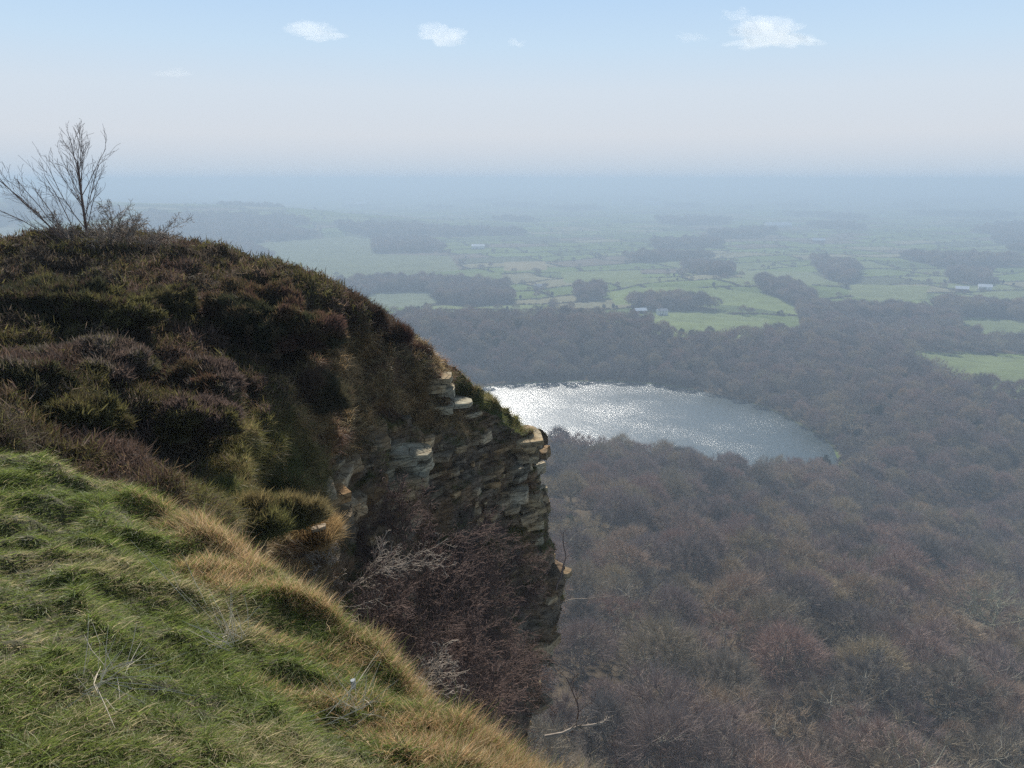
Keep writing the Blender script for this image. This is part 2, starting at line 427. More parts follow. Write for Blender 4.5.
# ---- wood trees -------------------------------------------------------------
twig_cols = [(.31, .255, .185), (.21, .17, .15), (.33, .245, .205), (.17, .15, .135), (.38, .31, .20), (.34, .235, .19), (.25, .20, .18), (.42, .30, .18)]
M_twig = tree_mat('bare_twigs', twig_cols)
M_bark = tree_mat('tree_bark', [(.20, .18, .145), (.28, .26, .2), (.16, .14, .115)])
M_oak = solid_mat('mossy_oak_bark', (.22, .21, .14), (.38, .36, .25), 1.5, bump=0)
M_ever = tree_mat('evergreen_leaves', [(.025, .045, .02), (.04, .06, .025), (.03, .045, .03)])

def wood_tree(seed, h, wide, dens, ncl):
    """trunk forking into limbs that each end in a fan of twigs; the fans together make a domed, lumpy, see-through crown"""
    g = np.random.default_rng(seed); segs = []
    def path(p, q, r0, r1, n=5, sag=.12):
        p = np.array(p, float); q = np.array(q, float); pts = [p]; L_ = np.linalg.norm(q - p)
        for i in range(1, n + 1):
            t = i / n; c = p * (1 - t) + q * t + g.normal(size=3) * L_ * .035 * (t < 1); c[2] += math.sin(pi * t) * L_ * -sag
            pts.append(c)
        for i in range(n):
            a_, b_ = r0 + (r1 - r0) * i / n, r0 + (r1 - r0) * (i + 1) / n
            segs.append((*pts[i], *pts[i + 1], a_, b_))
        return pts
    fork = np.array([g.normal() * .3, g.normal() * .3, h * g.uniform(.28, .38)])
    path((0, 0, -1.2), fork, h * .024, h * .018, 4, 0)
    main = []
    for i in range(6):
        a_ = i * 1.05 + g.uniform(-.4, .4); rr_ = h * wide * g.uniform(.22, .5); e_ = fork + np.array([math.cos(a_) * rr_, math.sin(a_) * rr_, h * g.uniform(.14, .30)])
        pts = path(fork, e_, h * .013, h * .007, 5, .08); main.append(e_); main.append(pts[3])
    top = fork + np.array([0, 0, h * .36]); path(fork, top, h * .014, h * .006, 5, 0); main.append(top)
    main = np.array(main)
    RV, RF, nb = [], [], 0
    u = (np.arange(ncl) + .5) / ncl; ph = np.arange(ncl) * 2.39996 + g.uniform(0, 6); ct = 1 - u * 1.35; st = np.sqrt(1 - np.clip(ct, -1, 1) ** 2)
    D = np.stack([np.cos(ph) * st, np.sin(ph) * st, ct], -1)
    k = g.uniform(.72, 1.12, ncl) * (1 + .25 * fbm(D * 1.4 + seed, 2, seed))
    Cc = np.array([0, 0, h * .56]) + D * k[:, None] * np.array([h * wide * .52, h * wide * .52, h * .40])
    for c, d in zip(Cc, D):
        j = np.argmin(np.linalg.norm(main - c * np.array([.7, .7, .8]), axis=1))
        base = c - d * h * .09 - np.array([0, 0, h * .03]); path(main[j], base, h * .0055, h * .003, 4, .1)
        m = dens // ncl; cl = h * g.uniform(.085, .13)
        for q in range(7):
            path(base, c + nrm(g.normal(size=3) + d) * cl * .75, h * .0028, .014, 2, 0)
        dirs = nrm(g.normal(size=(m, 3)) * .62 + d * .7 + np.array([0, 0, .35]))
        st_ = base + (dirs * .6 + g.normal(size=(m, 3)) * .25) * cl * g.uniform(.1, 1, (m, 1))
        V, Fq = ribbons(st_, dirs, g.uniform(.5, 1.1, m) * cl * 1.0, g.uniform(.026, .055, m), g.normal(size=(m, 3)) * .3, g, 1)
        RV.append(V); RF.append(Fq + nb); nb += len(V)
    A = np.array(segs); big = A[A[:, 6] > h * .0029]; fine = A[A[:, 6] <= h * .0029]
    V, Fq = tubes(big, 5); FV, FF = tubes(fine, 3)
    return V, Fq, np.concatenate(RV + [FV]), np.concatenate(RF + [FF + nb])

def ever_tree(seed, h):
    g = np.random.default_rng(seed)
    V, Fq = tubes([(0, 0, -1, 0.2, 0.1, h * .5, h * .022, h * .015), (0.2, .1, h * .5, .1, 0, h * .85, h * .015, h * .004)] +
                  [(0, 0, h * .35, math.cos(a) * h * .2, math.sin(a) * h * .2, h * .6, h * .01, h * .004) for a in (0, 1.3, 2.5, 3.9, 5.2)], 5)
    n = 3600
    c = g.normal(size=(26, 3)); c = nrm(c) * g.uniform(.5, 1, (26, 1)) * np.array([h * .26, h * .26, h * .36]) + np.array([0, 0, h * .58])
    k = g.integers(0, 26, n); p = c[k] + nrm(g.normal(size=(n, 3))) * g.uniform(.5, 1, (n, 1)) * h * .11
    CV, CF = ribbons(p, nrm(g.normal(size=(n, 3))), g.uniform(.25, .6, n), g.uniform(.2, .4, n), g.normal(size=(n, 3)) * .2, g, 1)
    return V, Fq, CV, CF

KINDS = []   # (trunk mesh, crown mesh, words)
specs = [(1, 14.5, .86, 6800, 46, 'broad'), (2, 16.5, .66, 6400, 44, 'tall'), (3, 12.5, 1.02, 6200, 40, 'low spreading'), (4, 15, .92, 2600, 34, 'open-branched'), (5, 14, .52, 4800, 34, 'narrow')]
protos = []
for i, sp in enumerate(specs):
    V, Fq, CV, CF = wood_tree(100 + sp[0], *sp[1:5])
    protos.append((V, Fq, CV, CF, M_twig, sp[5], sp[1]))
V, Fq, CV, CF = ever_tree(55, 10.0); protos.append((V, Fq, CV, CF, M_ever, 'evergreen', 10.0))
V, Fq, CV, CF = ever_tree(56, 7.0)
NB = len(specs)

# tree positions ----------------------------------------------------------------
def scatter(n, r0, r1, p0, p1, seed, power=1.0):
    g = np.random.default_rng(seed)
    u = g.random(n)
    r = np.sqrt(r0 ** 2 + u * (r1 ** 2 - r0 ** 2)) if power == 1 else r0 * (r1 / r0) ** u
    a0, a1 = math.atan((p0 - 512) / 760), math.atan((p1 - 512) / 760)
    a = g.uniform(a0, a1, n)
    return r * np.sin(a), r * np.cos(a)

def thin(x, y, dmin):
    """Poisson-like thinning through a grid"""
    keep = []; cell = {}
    for i in range(len(x)):
        k = (int(x[i] // dmin), int(y[i] // dmin)); ok = True
        for dx in (-1, 0, 1):
            for dy in (-1, 0, 1):
                for j in cell.get((k[0] + dx, k[1] + dy), ()):
                    if (x[i] - x[j]) ** 2 + (y[i] - y[j]) ** 2 < dmin * dmin: ok = False
        if ok: cell.setdefault(k, []).append(i); keep.append(i)
    return np.array(keep)

x, y = scatter(36000, 62, 1100, 400, 1120, 11)
d = lake_dist(x, y); z = terrain(x, y)
w = wood_mask(x, y, z, d) & ~((azpx(x, y) < 470) & (np.hypot(x, y) < 420)) & (np.hypot(x, y) < 1100)
x, y, z = x[w], y[w], z[w]
k = thin(x, y, 7.3); x, y, z = x[k], y[k], z[k]
rr = np.hypot(x, y); ordr = np.argsort(rr); x, y, z, rr = x[ordr], y[ordr], z[ordr], rr[ordr]
ppx, ppy = proj(np.stack([x, y, z + 11], -1))
vis = (ppx > 560 - (rr > 150) * 10) & (ppx < 1040) & (ppy < 800)
first = np.where(vis)[0][:300]
rest = np.setdiff1d(np.arange(len(x)), first)
g = np.random.default_rng(5)
kinds = g.choice([0, 1, 2, 3, 4, 5], len(x), p=[.25, .21, .2, .15, .155, .035])
scl = g.uniform(.66, 1.25, len(x)); rots = g.uniform(0, 2 * pi, len(x))
# the big open oak near the right edge of the picture
hero_d = None
best = first[np.argmin((ppx[first] - 1000) ** 2 + (ppy[first] - 600) ** 2)]
kinds[best] = 3; scl[best] = 1.15

proto_objs = {}
def zone_words(px, py, r):
    a = ('beside the crag foot', "below the lake's left half", "below the lake's right half", "below the lake's right tip", 'towards the right edge')[int(np.clip((px - 540) / 98, 0, 4))]
    b = ('first', 'second', 'third', 'fourth', 'fifth', 'sixth', 'seventh', 'eighth', 'ninth', 'tenth')[int(np.clip((r - 62) / 19, 0, 9))]
    return a, b + ' rank downhill'
KW = ['broad-crowned', 'tall upright', 'low spreading', 'open-branched', 'narrow-crowned']
clear = (((np.hypot(x - x[best], y - y[best]) < 11) & (rr < rr[best] + 4)) | ((abs(ppx - ppx[best]) < 65) & (rr < rr[best]) & (rr > rr[best] - 22))) & (np.arange(len(x)) != best)
print('OAK', ppx[best], ppy[best], rr[best])
first = np.array([i for i in first if not clear[i]])
for i in first:
    kd = kinds[i]; loc = (x[i], y[i], z[i] - 0.3)
    if i == best:
        root = empty('bare_tree', loc, rots[i])
        V, Fq, CV, CF = wood_tree(900, 15.0, 1.0, 1500, 46)
        mesh('trunk', V, Fq, M_oak, parent=root, smooth_shade=True); mesh('crown', CV, CF, M_oak, parent=root)
    elif kd not in proto_objs:
        root = empty('bare_tree' if kd < NB else 'evergreen_tree', loc, rots[i])
        V, Fq, CV, CF, m_, wd, hh_ = protos[kd]
        tr = mesh('trunk', V, Fq, M_bark, parent=root, smooth_shade=True)
        cr = mesh('crown', CV, CF, m_, parent=root)
        proto_objs[kd] = (root, tr, cr)
    else:
        r0_, t0_, c0_ = proto_objs[kd]
        root = r0_.copy(); COL.objects.link(root); root.location = loc; root.rotation_euler = (0, 0, rots[i])
        for ch in (t0_, c0_):
            c = ch.copy(); COL.objects.link(c); c.parent = root
    root.scale = (scl[i],) * 3
    a, b = zone_words(ppx[i], ppy[i], rr[i])
    size = 'small' if scl[i] < .85 else 'large' if scl[i] > 1.08 else 'middling'
    if i == best: tag(root, 'large open-branched leafless tree with dark limbs standing out at the right edge', 'tree', 'trees of the wood below the cliff')
    elif kd < NB: tag(root, f'{size} {KW[kd]} leafless tree {a}, {b}', 'tree', 'trees of the wood below the cliff')
    else: tag(root, f'{size} dark evergreen tree {a}, {b}', 'tree', 'trees of the wood below the cliff')

names_ = {}
for o in COL.objects:
    if o.get('group') == 'trees of the wood below the cliff': names_.setdefault(o['label'], []).append(o)
ORD = ('leftmost', 'second', 'third', 'fourth', 'fifth', 'sixth', 'seventh', 'eighth', 'ninth', 'tenth')
for lb, os_ in names_.items():
    if len(os_) > 1:
        os_.sort(key=lambda o: o.location.x / o.location.y)
        for i_, o in enumerate(os_):
            o['label'] = lb + (', leftmost such' if i_ == 0 else ', rightmost such' if i_ == len(os_) - 1 else f', {ORD[min(i_, 9)]} from left')

def instanced(name, X, Y, Z, K, Sc, Ro, label):
    P = np.stack([X, Y, Z], -1)
    m = bpy.data.meshes.new(name); m.vertices.add(len(P)); m.vertices.foreach_set('co', P.astype(np.float32).ravel())
    for an, arr, ty in (('kind_id', K.astype(np.int32), 'INT'), ('size', Sc.astype(np.float32), 'FLOAT'), ('turn', Ro.astype(np.float32), 'FLOAT')):
        a = m.attributes.new(an, ty, 'POINT'); a.data.foreach_set('value', arr)
    o = bpy.data.objects.new(name, m); COL.objects.link(o)
    ng = bpy.data.node_groups.new(name + '_nodes', 'GeometryNodeTree')
    ng.interface.new_socket('Geometry', in_out='INPUT', socket_type='NodeSocketGeometry')
    ng.interface.new_socket('Geometry', in_out='OUTPUT', socket_type='NodeSocketGeometry')
    nn = ng.nodes; L = ng.links.new
    gi = nn.new('NodeGroupInput'); go = nn.new('NodeGroupOutput'); jo = nn.new('GeometryNodeJoinGeometry')
    na = nn.new('GeometryNodeInputNamedAttribute'); na.data_type = 'INT'; na.inputs[0].default_value = 'kind_id'
    ns = nn.new('GeometryNodeInputNamedAttribute'); ns.data_type = 'FLOAT'; ns.inputs[0].default_value = 'size'
    nr = nn.new('GeometryNodeInputNamedAttribute'); nr.data_type = 'FLOAT'; nr.inputs[0].default_value = 'turn'
    cx = nn.new('ShaderNodeCombineXYZ'); L(nr.outputs[0], cx.inputs[2])
    for kd, (root, tr, cr) in proto_objs.items():
        cmpn = nn.new('FunctionNodeCompare'); cmpn.data_type = 'INT'; cmpn.operation = 'EQUAL'
        L(na.outputs[0], cmpn.inputs[2]); cmpn.inputs[3].default_value = int(kd)
        sj = nn.new('GeometryNodeJoinGeometry')
        for ob in (tr, cr):
            oi = nn.new('GeometryNodeObjectInfo'); oi.transform_space = 'ORIGINAL'; oi.inputs[0].default_value = ob
            oi.inputs[1].default_value = True
            L(oi.outputs['Geometry'], sj.inputs[0])
        g2 = nn.new('GeometryNodeGeometryToInstance'); L(sj.outputs[0], g2.inputs[0])
        ip = nn.new('GeometryNodeInstanceOnPoints')
        L(gi.outputs[0], ip.inputs['Points']); L(cmpn.outputs[0], ip.inputs['Selection']); L(g2.outputs[0], ip.inputs['Instance'])
        L(cx.outputs[0], ip.inputs['Rotation']); L(ns.outputs[0], ip.inputs['Scale']); L(ip.outputs[0], jo.inputs[0])
    L(jo.outputs[0], go.inputs[0])
    md = o.modifiers.new('nodes', 'NODES'); md.node_group = ng
    tag(o, label=label, kind='stuff')
    return o
instanced('woodland', x[rest], y[rest], z[rest] - .3, kinds[rest], scl[rest], rots[rest], 'leafless woods covering the slopes around the lake')

# woods, copses and hedges of the plain
x, y = scatter(150000, 1000, 15000, -80, 1120, 21, power=0)
z = terrain(x, y); d = np.full(len(x), 1e3); w = wood_mask(x, y, z, d)
c1, c2, ed2, h2 = field_cells(x, y); r = np.hypot(x, y)
pq, pr = proj(np.stack([x, y, z], -1))
infield = np.zeros(len(x), bool)
for poly, c in FIELDS: infield |= inpoly(pq, pr, poly)
hd = (~w) & (~infield) & (ed2 < np.where(r < 3000, 4.0, 8.0)) & (r > 860)
x2, y2 = scatter(1200000, 830, 6000, 200, 1120, 23, power=0)
z2 = terrain(x2, y2); w2 = wood_mask(x2, y2, z2, np.full(len(x2), 1e3)); _, _, ed3, _ = field_cells(x2, y2)
pq, pr = proj(np.stack([x2, y2, z2], -1)); inf2 = np.zeros(len(x2), bool)
for poly, c in FIELDS: inf2 |= inpoly(pq, pr, poly)
h3 = (~w2) & (~inf2) & (ed3 < 2.5)
g = np.random.default_rng(8)
kk = np.where(w)[0][:16000]
instanced('distant_woods', x[kk], y[kk], z[kk] - .5, g.choice([0, 1, 2, 5], len(kk), p=[.4, .3, .2, .1]), g.uniform(.8, 1.3, len(kk)) * (1 + r[kk] / 9000), g.uniform(0, 6.28, len(kk)), 'dark copses scattered over the hazy plain')
hk = np.where(h3)[0][:34000]
instanced('hedgerows', x2[hk], y2[hk], z2[hk] - .8, g.choice([0, 2, 5], len(hk), p=[.4, .3, .3]), np.where(g.random(len(hk)) < .035, g.uniform(.5, .9, len(hk)), g.uniform(.13, .24, len(hk))), g.uniform(0, 6.28, len(hk)), 'hedgerows and hedgerow trees between the fields')

# ------------------------------------------------------------------ near headland (heather, dry grass, rock)
# each column: photo x and a list of (photo y, distance m, cover); cover h heather, g olive grass, s dry grass, k rock, m moss
HEAD = [
    (-260, [(250, 24, 'h'), (310, 17, 'h'), (370, 12.5, 'h'), (420, 10, 'h'), (475, 8.6, 'h'), (600, 7.4, 'h')]),
    (-100, [(248, 23, 'h'), (310, 16.5, 'h'), (370, 12.2, 'h'), (420, 9.8, 'h'), (475, 8.4, 'h'), (600, 7.4, 'h')]),
    (0,    [(247, 22.5, 'h'), (308, 16.2, 'h'), (365, 12.2, 'h'), (420, 9.8, 'h'), (478, 8.4, 'h'), (600, 7.3, 'h')]),
    (70,   [(240, 22, 'h'), (305, 16.5, 'h'), (365, 12.6, 'h'), (425, 10.2, 'h'), (490, 8.5, 'h'), (610, 7.4, 'h')]),
    (135,  [(246, 21.5, 'h'), (305, 16.5, 'h'), (365, 13.0, 'h'), (430, 10.6, 'h'), (500, 8.7, 'h'), (620, 7.6, 'h')]),
    (190,  [(252, 20.5, 'h'), (308, 16.5, 'h'), (370, 13.4, 'h'), (440, 11.0, 'h'), (515, 9.2, 'g'), (640, 8.0, 'h')]),
    (245,  [(266, 19.5, 'h'), (318, 16.2, 'h'), (385, 13.6, 'h'), (450, 11.8, 'g'), (535, 10.0, 'g'), (660, 8.8, 'k')]),
    (300,  [(284, 18.5, 'h'), (335, 16.6, 'h'), (405, 14.4, 's'), (470, 13.0, 'g'), (550, 11.5, 's'), (680, 10.2, 'k')]),
    (342,  [(303, 18.6, 'h'), (350, 17.4, 's'), (420, 15.6, 's'), (485, 14.4, 'k'), (565, 13.0, 'k'), (700, 11.8, 'k')]),
    (385,  [(330, 19.4, 'h'), (378, 18.2, 's'), (438, 16.8, 'k'), (500, 15.8, 'k'), (585, 14.8, 'k'), (720, 13.6, 'k')]),
    (432,  [(362, 20.2, 's'), (402, 19.2, 's'), (455, 18.0, 'k'), (515, 17.2, 'k'), (600, 16.4, 'k'), (735, 15.4, 'k')]),
    (480,  [(400, 21.0, 'm'), (432, 20.2, 'k'), (474, 19.4, 'k'), (530, 18.8, 'k'), (615, 18.2, 'k'), (745, 17.4, 'k')]),
    (517,  [(424, 21.6, 'm'), (448, 21.0, 'k'), (486, 20.4, 'k'), (540, 20.0, 'k'), (625, 19.6, 'k'), (745, 19.0, 'k')]),
]
EDGE = [(538, 440, 22.4), (533, 462, 22.0), (538, 494, 21.6), (552, 550, 21.4), (556, 630, 21.2), (524, 735, 20.8)]
COVER = dict(h=(1, 0, 0, 0, 0), g=(0, 1, 0, 0, 0), s=(0, 0, 1, 0, 0), k=(0, 0, 0, 1, 0), m=(0, 0, 0, 0, 1))
cols = []
for cx, lst in HEAD:
    pts = [(*at(cx, py, r), *COVER[c]) for py, r, c in lst]
    top = np.array(pts[0]); dr = top[:3].copy(); dr[2] = 0; dr = nrm(dr)
    right = smooth(260, 520, cx)
    b1 = top.copy(); b1[:3] = top[:3] + dr * (4.5 - 2.2 * right); b1[2] -= 0.7 + 1.6 * right
    b2 = top.copy(); b2[:3] = top[:3] + dr * (13 - 8 * right); b2[2] -= 4 + 9 * right
    b3 = top.copy(); b3[:3] = top[:3] + dr * (22 - 14 * right); b3[2] -= 22 + 14 * right; b3[3:] = COVER['k']
    bot = np.array(pts[-1]); bot[:3] = bot[:3] * np.array([1, 1, 1]) + np.array([0, .6, -14]); bot[3:] = COVER['k']
    cols.append([b3, b2, b1] + [np.array(p) for p in pts] + [bot])
e = [np.array([*at(*p), *COVER['k']]) for p in EDGE]
dr = np.array([0.03, 1, 0])
b1 = e[0].copy(); b1[:3] += [-.1, 1.4, -1.6]; b2 = e[0].copy(); b2[:3] += [-.3, 3.2, -9]; b3 = e[0].copy(); b3[:3] += [-.5, 5, -32]
bot = e[-1].copy(); bot[:3] += [0, .8, -14]
cols.append([b3, b2, b1] + e + [bot])
# the far, hidden side of the nose
back = []
for k_, v in enumerate(cols[-1]):
    q = v.copy(); q[:3] += np.array([-.7, 3.4, -1.5 if k_ < 4 else -.8]); q[2] = min(q[2], -9); q[3:] = COVER['k']; back.append(q)
cols.append(back)
back2 = []
for v in back:
    q = v.copy(); q[:3] += np.array([-4, 4.0, -3]); back2.append(q)
cols.append(back2)
C = np.array(cols)                    # (columns, rows, 8)
NU, NV = 640, 520
Cf = catmull(C, NU); Cf = np.swapaxes(catmull(np.swapaxes(Cf, 0, 1), NV), 0, 1)
G0 = Cf[..., :3]; cov = np.clip(Cf[..., 3:], 0, 1)
Nn = patch_normals(G0)
# make normals face the viewpoint
if (Nn * (-G0)).sum(-1)[200:400, 200:400].mean() < 0: Nn = -Nn
cn = fbm(G0 * 1.3, 4, 41); cn2 = fbm(G0 * .9, 3, 44)
cov = cov + np.stack([cn * .25, cn2 * .3, -cn * .3, cn2 * .15 - .02, cn * .3], -1)
dom = np.argmax(cov, -1)
rock = smooth(.38, .62, cov[..., 3])
veg = 1 - rock
# billowing heather mounds
lump = 1 - np.abs(fbm(G0 * np.array([.75, .75, .9]), 3, 51)) * 2.4
lump2 = 1 - np.abs(fbm(G0 * 2.1, 2, 53)) * 2
disp = veg * (.42 * lump + .16 * lump2 + .05 * fbm(G0 * 6, 2, 57) - .28)
# stratified rock: beds dip gently, each bed stands out or is cut back
bed = G0[..., 2] * 1.0 + G0[..., 0] * .10 + .10 * fbm(G0 * .8, 2, 61)
def bedf(fr, sd):
    i = np.floor(bed * fr).astype(np.int64); f = bed * fr - i
    a = _hash(i, i * 0, i * 0, sd); b = _hash(i + 1, i * 0, i * 0, sd); t = smooth(.80, 1.0, f)
    # beds break along their length too
    blk = vnoise(np.stack([G0[..., 0] * 1.6 + i * 7.7, G0[..., 1] * 1.6, i * 3.3], -1), sd)
    return a * (1 - t) + b * t + .5 * np.sign(blk) * np.abs(blk) ** .4
disp = disp + rock * (.22 * bedf(1.6, 5) + .14 * bedf(4.2, 9) + .30 * fbm(G0 * .7, 2, 63) + .14 * fbm(G0 * 2.4, 4, 65) - .2)
G1 = G0 + Nn * disp[..., None]
N1 = patch_normals(G1)
if (N1 * Nn).sum(-1).mean() < 0: N1 = -N1
colA = np.array([[.07, .052, .035], [.075, .07, .03], [.13, .095, .05], [.15, .12, .09], [.07, .085, .03]])  # rock tone kept dark: shade in the gaps between slabs put into the colour
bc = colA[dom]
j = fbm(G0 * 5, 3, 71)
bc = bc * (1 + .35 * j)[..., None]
# moss, turf and dirt lie on the ledges
ledge = smooth(.45, .8, N1[..., 2]) * rock * smooth(-.1, .3, fbm(G0 * 1.7, 3, 73))
bc = bc * (1 - ledge[..., None]) + np.array([.10, .10, .04]) * ledge[..., None]

def rock_mat():
    m, nt, out = new_mat('sandstone_and_soil'); L = nt.links.new
    a = N(nt, 'ShaderNodeAttribute', attribute_name='tint'); g_ = N(nt, 'ShaderNodeNewGeometry')
    mp = N(nt, 'ShaderNodeMapping', inp={'Scale': (1, 1, 3.5)}); L(g_.outputs['Position'], mp.inputs[0])
    n1 = N(nt, 'ShaderNodeTexNoise', inp={'Scale': 2.2, 'Detail': 9.0, 'Roughness': .7}); L(mp.outputs[0], n1.inputs['Vector'])
    v1 = N(nt, 'ShaderNodeTexVoronoi', feature='DISTANCE_TO_EDGE', inp={'Scale': 2.4}); L(mp.outputs[0], v1.inputs['Vector'])
    n2 = N(nt, 'ShaderNodeTexNoise', inp={'Scale': 1.1, 'Detail': 4.0}); L(g_.outputs['Position'], n2.inputs['Vector'])
    ramp = N(nt, 'ShaderNodeValToRGB'); e_ = ramp.color_ramp.elements
    e_[0].position = .32; e_[0].color = (.38, .33, .28, 1); e_[1].position = .68; e_[1].color = (1.35, 1.3, 1.2, 1)
    L(n1.outputs[0], ramp.inputs[0])
    r2 = N(nt, 'ShaderNodeValToRGB'); e_ = r2.color_ramp.elements
    e_[0].position = .38; e_[0].color = (1, .78, .55, 1); e_[1].position = .62; e_[1].color = (.9, .95, 1.0, 1); L(n2.outputs[0], r2.inputs[0])
    m1 = N(nt, 'ShaderNodeMixRGB', blend_type='MULTIPLY', inp={0: 1.0}); L(a.outputs['Color'], m1.inputs[1]); L(ramp.outputs[0], m1.inputs[2])
    m2 = N(nt, 'ShaderNodeMixRGB', blend_type='MULTIPLY', inp={0: .8}); L(m1.outputs[0], m2.inputs[1]); L(r2.outputs[0], m2.inputs[2])
    mr = N(nt, 'ShaderNodeMapRange', inp={1: 0.0, 2: .06, 3: 0.0, 4: 1.0}); L(v1.outputs['Distance'], mr.inputs[0])
    ad = N(nt, 'ShaderNodeMath', operation='MULTIPLY_ADD', inp={1: 1.6}); L(n1.outputs[0], ad.inputs[0]); L(mr.outputs[0], ad.inputs[2])
    b = N(nt, 'ShaderNodeBump', inp={'Strength': .8, 'Distance': .05}); L(ad.outputs[0], b.inputs['Height'])
    p = N(nt, 'ShaderNodeBsdfPrincipled', inp={'Roughness': .92, 'Specular IOR Level': .15})
    L(m2.outputs[0], p.inputs['Base Color']); L(b.outputs[0], p.inputs['Normal']); L(p.outputs[0], out.inputs[0])
    return m
M_rock = rock_mat()
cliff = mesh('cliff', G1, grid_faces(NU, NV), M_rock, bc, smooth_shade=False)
tag(cliff, kind='structure', label='layered sandstone crag and heathery headland jutting over the valley')

# loose-jointed slabs standing out of the beds
def slab(g, p, size, rz, tilt):
    k = 4
    t = np.linspace(-1, 1, k)
    pts, faces = [], []
    def face(ax, s):
        b = len(pts)
        for a in t:
            for b_ in t:
                v = [0, 0, 0]; o_ = [i for i in range(3) if i != ax]; v[ax] = s; v[o_[0]] = a; v[o_[1]] = b_; pts.append(v)
        for i in range(k - 1):
            for j_ in range(k - 1):
                q = [b + i * k + j_, b + (i + 1) * k + j_, b + (i + 1) * k + j_ + 1, b + i * k + j_ + 1]
                faces.append(q if (s > 0) == (ax != 1) else q[::-1])
    for ax in range(3):
        for s in (-1, 1): face(ax, s)
    V = np.array(pts, float)
    rad_ = np.linalg.norm(V[:, :2], axis=1, keepdims=True)
    V[:, :2] *= 1 - g.uniform(.04, .2) * (rad_ > 1.2)
    V = V * np.array(size) / 2
    s_ = np.array([g.uniform(0, 99)] * 3)
    V = V + np.stack([fbm(V * 2.5 + s_ + o_, 3, 5) for o_ in (0, 31, 57)], -1) * np.array([.16, .16, .05]) * min(size[0], .9)
    c, s = math.cos(rz), math.sin(rz); V = np.stack([V[:, 0] * c - V[:, 1] * s, V[:, 0] * s + V[:, 1] * c, V[:, 2] + V[:, 0] * tilt], -1)
    return V + p, np.array(faces)

def sample_patch(Gd, Nd, weight, n, g):
    """area-weighted random points on a dense patch; returns points, normals, (i,j)"""
    a = np.linalg.norm(np.cross(Gd[1:, :-1] - Gd[:-1, :-1], Gd[:-1, 1:] - Gd[:-1, :-1]), axis=-1) * weight[:-1, :-1]
    cdf = np.cumsum(a.ravel()); k = np.searchsorted(cdf, g.random(n) * cdf[-1]); k = np.minimum(k, len(cdf) - 1)
    i, j = np.unravel_index(k, a.shape); u, v = g.random((2, n))
    u = u[:, None]; v = v[:, None]
    P = Gd[i, j] * (1 - u) * (1 - v) + Gd[i + 1, j] * u * (1 - v) + Gd[i, j + 1] * (1 - u) * v + Gd[i + 1, j + 1] * u * v
    return P, Nd[i, j], i, j

hpx, hpy = proj(G1)
front = ((N1 * -G1).sum(-1) > -1.5) & (hpx > -60) & (hpx < 600) & (hpy < 800) & (hpy > 200)
g = np.random.default_rng(12)
wk = rock * front * (hpy < 760) * (hpx > 300)
P, Nm, ii, jj = sample_patch(G1, N1, wk * (1 + 2.0 * (hpy < 520)), 620, g)
sv, sf, sc_, nb = [], [], [], 0
for q in range(len(P)):
    L_ = g.uniform(.12, .7) * (1.9 if g.random() < .14 else 1); T_ = g.uniform(.06, .26) * (.5 + L_); D_ = L_ * g.uniform(.5, .9)
    pos = P[q] - Nm[q] * D_ * g.uniform(.0, .3); pos[2] = round(pos[2] * 5) / 5 + g.uniform(-.03, .03)
    V, Fs = slab(g, pos, (L_, D_, T_), math.atan2(-Nm[q][0], Nm[q][1] + 1e-6) + g.normal() * .45, g.normal() * .07 - .03)
    tone = g.uniform(.35, 1.25) * np.array([.34, .295, .22]) * (np.array([1, .86, .70]) if g.random() < .18 else 1)
    sv.append(V); sf.append(Fs + nb); nb += len(V); sc_.append(np.tile(tone, (len(V), 1)))
mesh('rock_slabs', np.concatenate(sv), np.concatenate(sf), M_rock, np.concatenate(sc_), parent=cliff)
# the outcrops that make the profile of the nose
def outcrop(name, lst, seed, label):
    g = np.random.default_rng(seed); sv, sf, sc_, nb = [], [], [], 0
    for (px, py, r, L_, D_, T_, rz) in lst:
        V, Fs = slab(g, at(px, py, r), (L_, D_, T_), rz, g.normal() * .03 - .06)
        tone = g.uniform(.75, 1.15) * np.array([.36, .33, .25])
        sv.append(V); sf.append(Fs + nb); nb += len(V); sc_.append(np.tile(tone, (len(V), 1)))
    o = mesh(name, np.concatenate(sv), np.concatenate(sf), M_rock, np.concatenate(sc_), parent=cliff)
    o['label'] = label
outcrop('rock_ledge', [(520, 437, 21.6, 1.25, 1.3, .16, .1), (508, 443, 21.4, 1.6, 1.3, .2, .2), (517, 452, 21.5, 1.15, 1.2, .22, 0), (512, 464, 21.5, 1.0, 1.2, .3, .3), (506, 476, 21.4, 1.2, 1.2, .35, .1),
                       (515, 481, 21.5, .7, .9, .25, .4)], 3, 'pale flat-topped ledge at the nose of the crag')
outcrop('rock_ledge', [(524, 497, 20.9, .9, 1.1, .2, .1), (530, 504, 20.9, .75, 1.0, .16, .3), (516, 507, 20.8, 1.2, 1.1, .2, 0), (532, 519, 20.9, .6, .9, .26, .2), (521, 520, 20.8, .9, 1, .24, .1),
                       (528, 536, 20.9, .8, 1, .24, .3), (534, 548, 20.9, .7, .9, .3, 0)], 4, 'stacked broken blocks below the nose ledge')
outcrop('rock_ledge', [(405, 450, 16.9, 1.2, 1.0, .12, .1), (388, 458, 16.7, 1.3, 1.0, .14, .3), (372, 470, 16.4, .9, .9, .2, .1), (410, 462, 16.9, 1.0, 1, .18, 0), (395, 478, 16.4, 1.4, 1.0, .26, .2),
                       (352, 462, 15.9, .6, .7, .12, .2), (350, 476, 15.7, .6, .8, .16, .1)], 5, 'pale grey slabs half way down the near face')
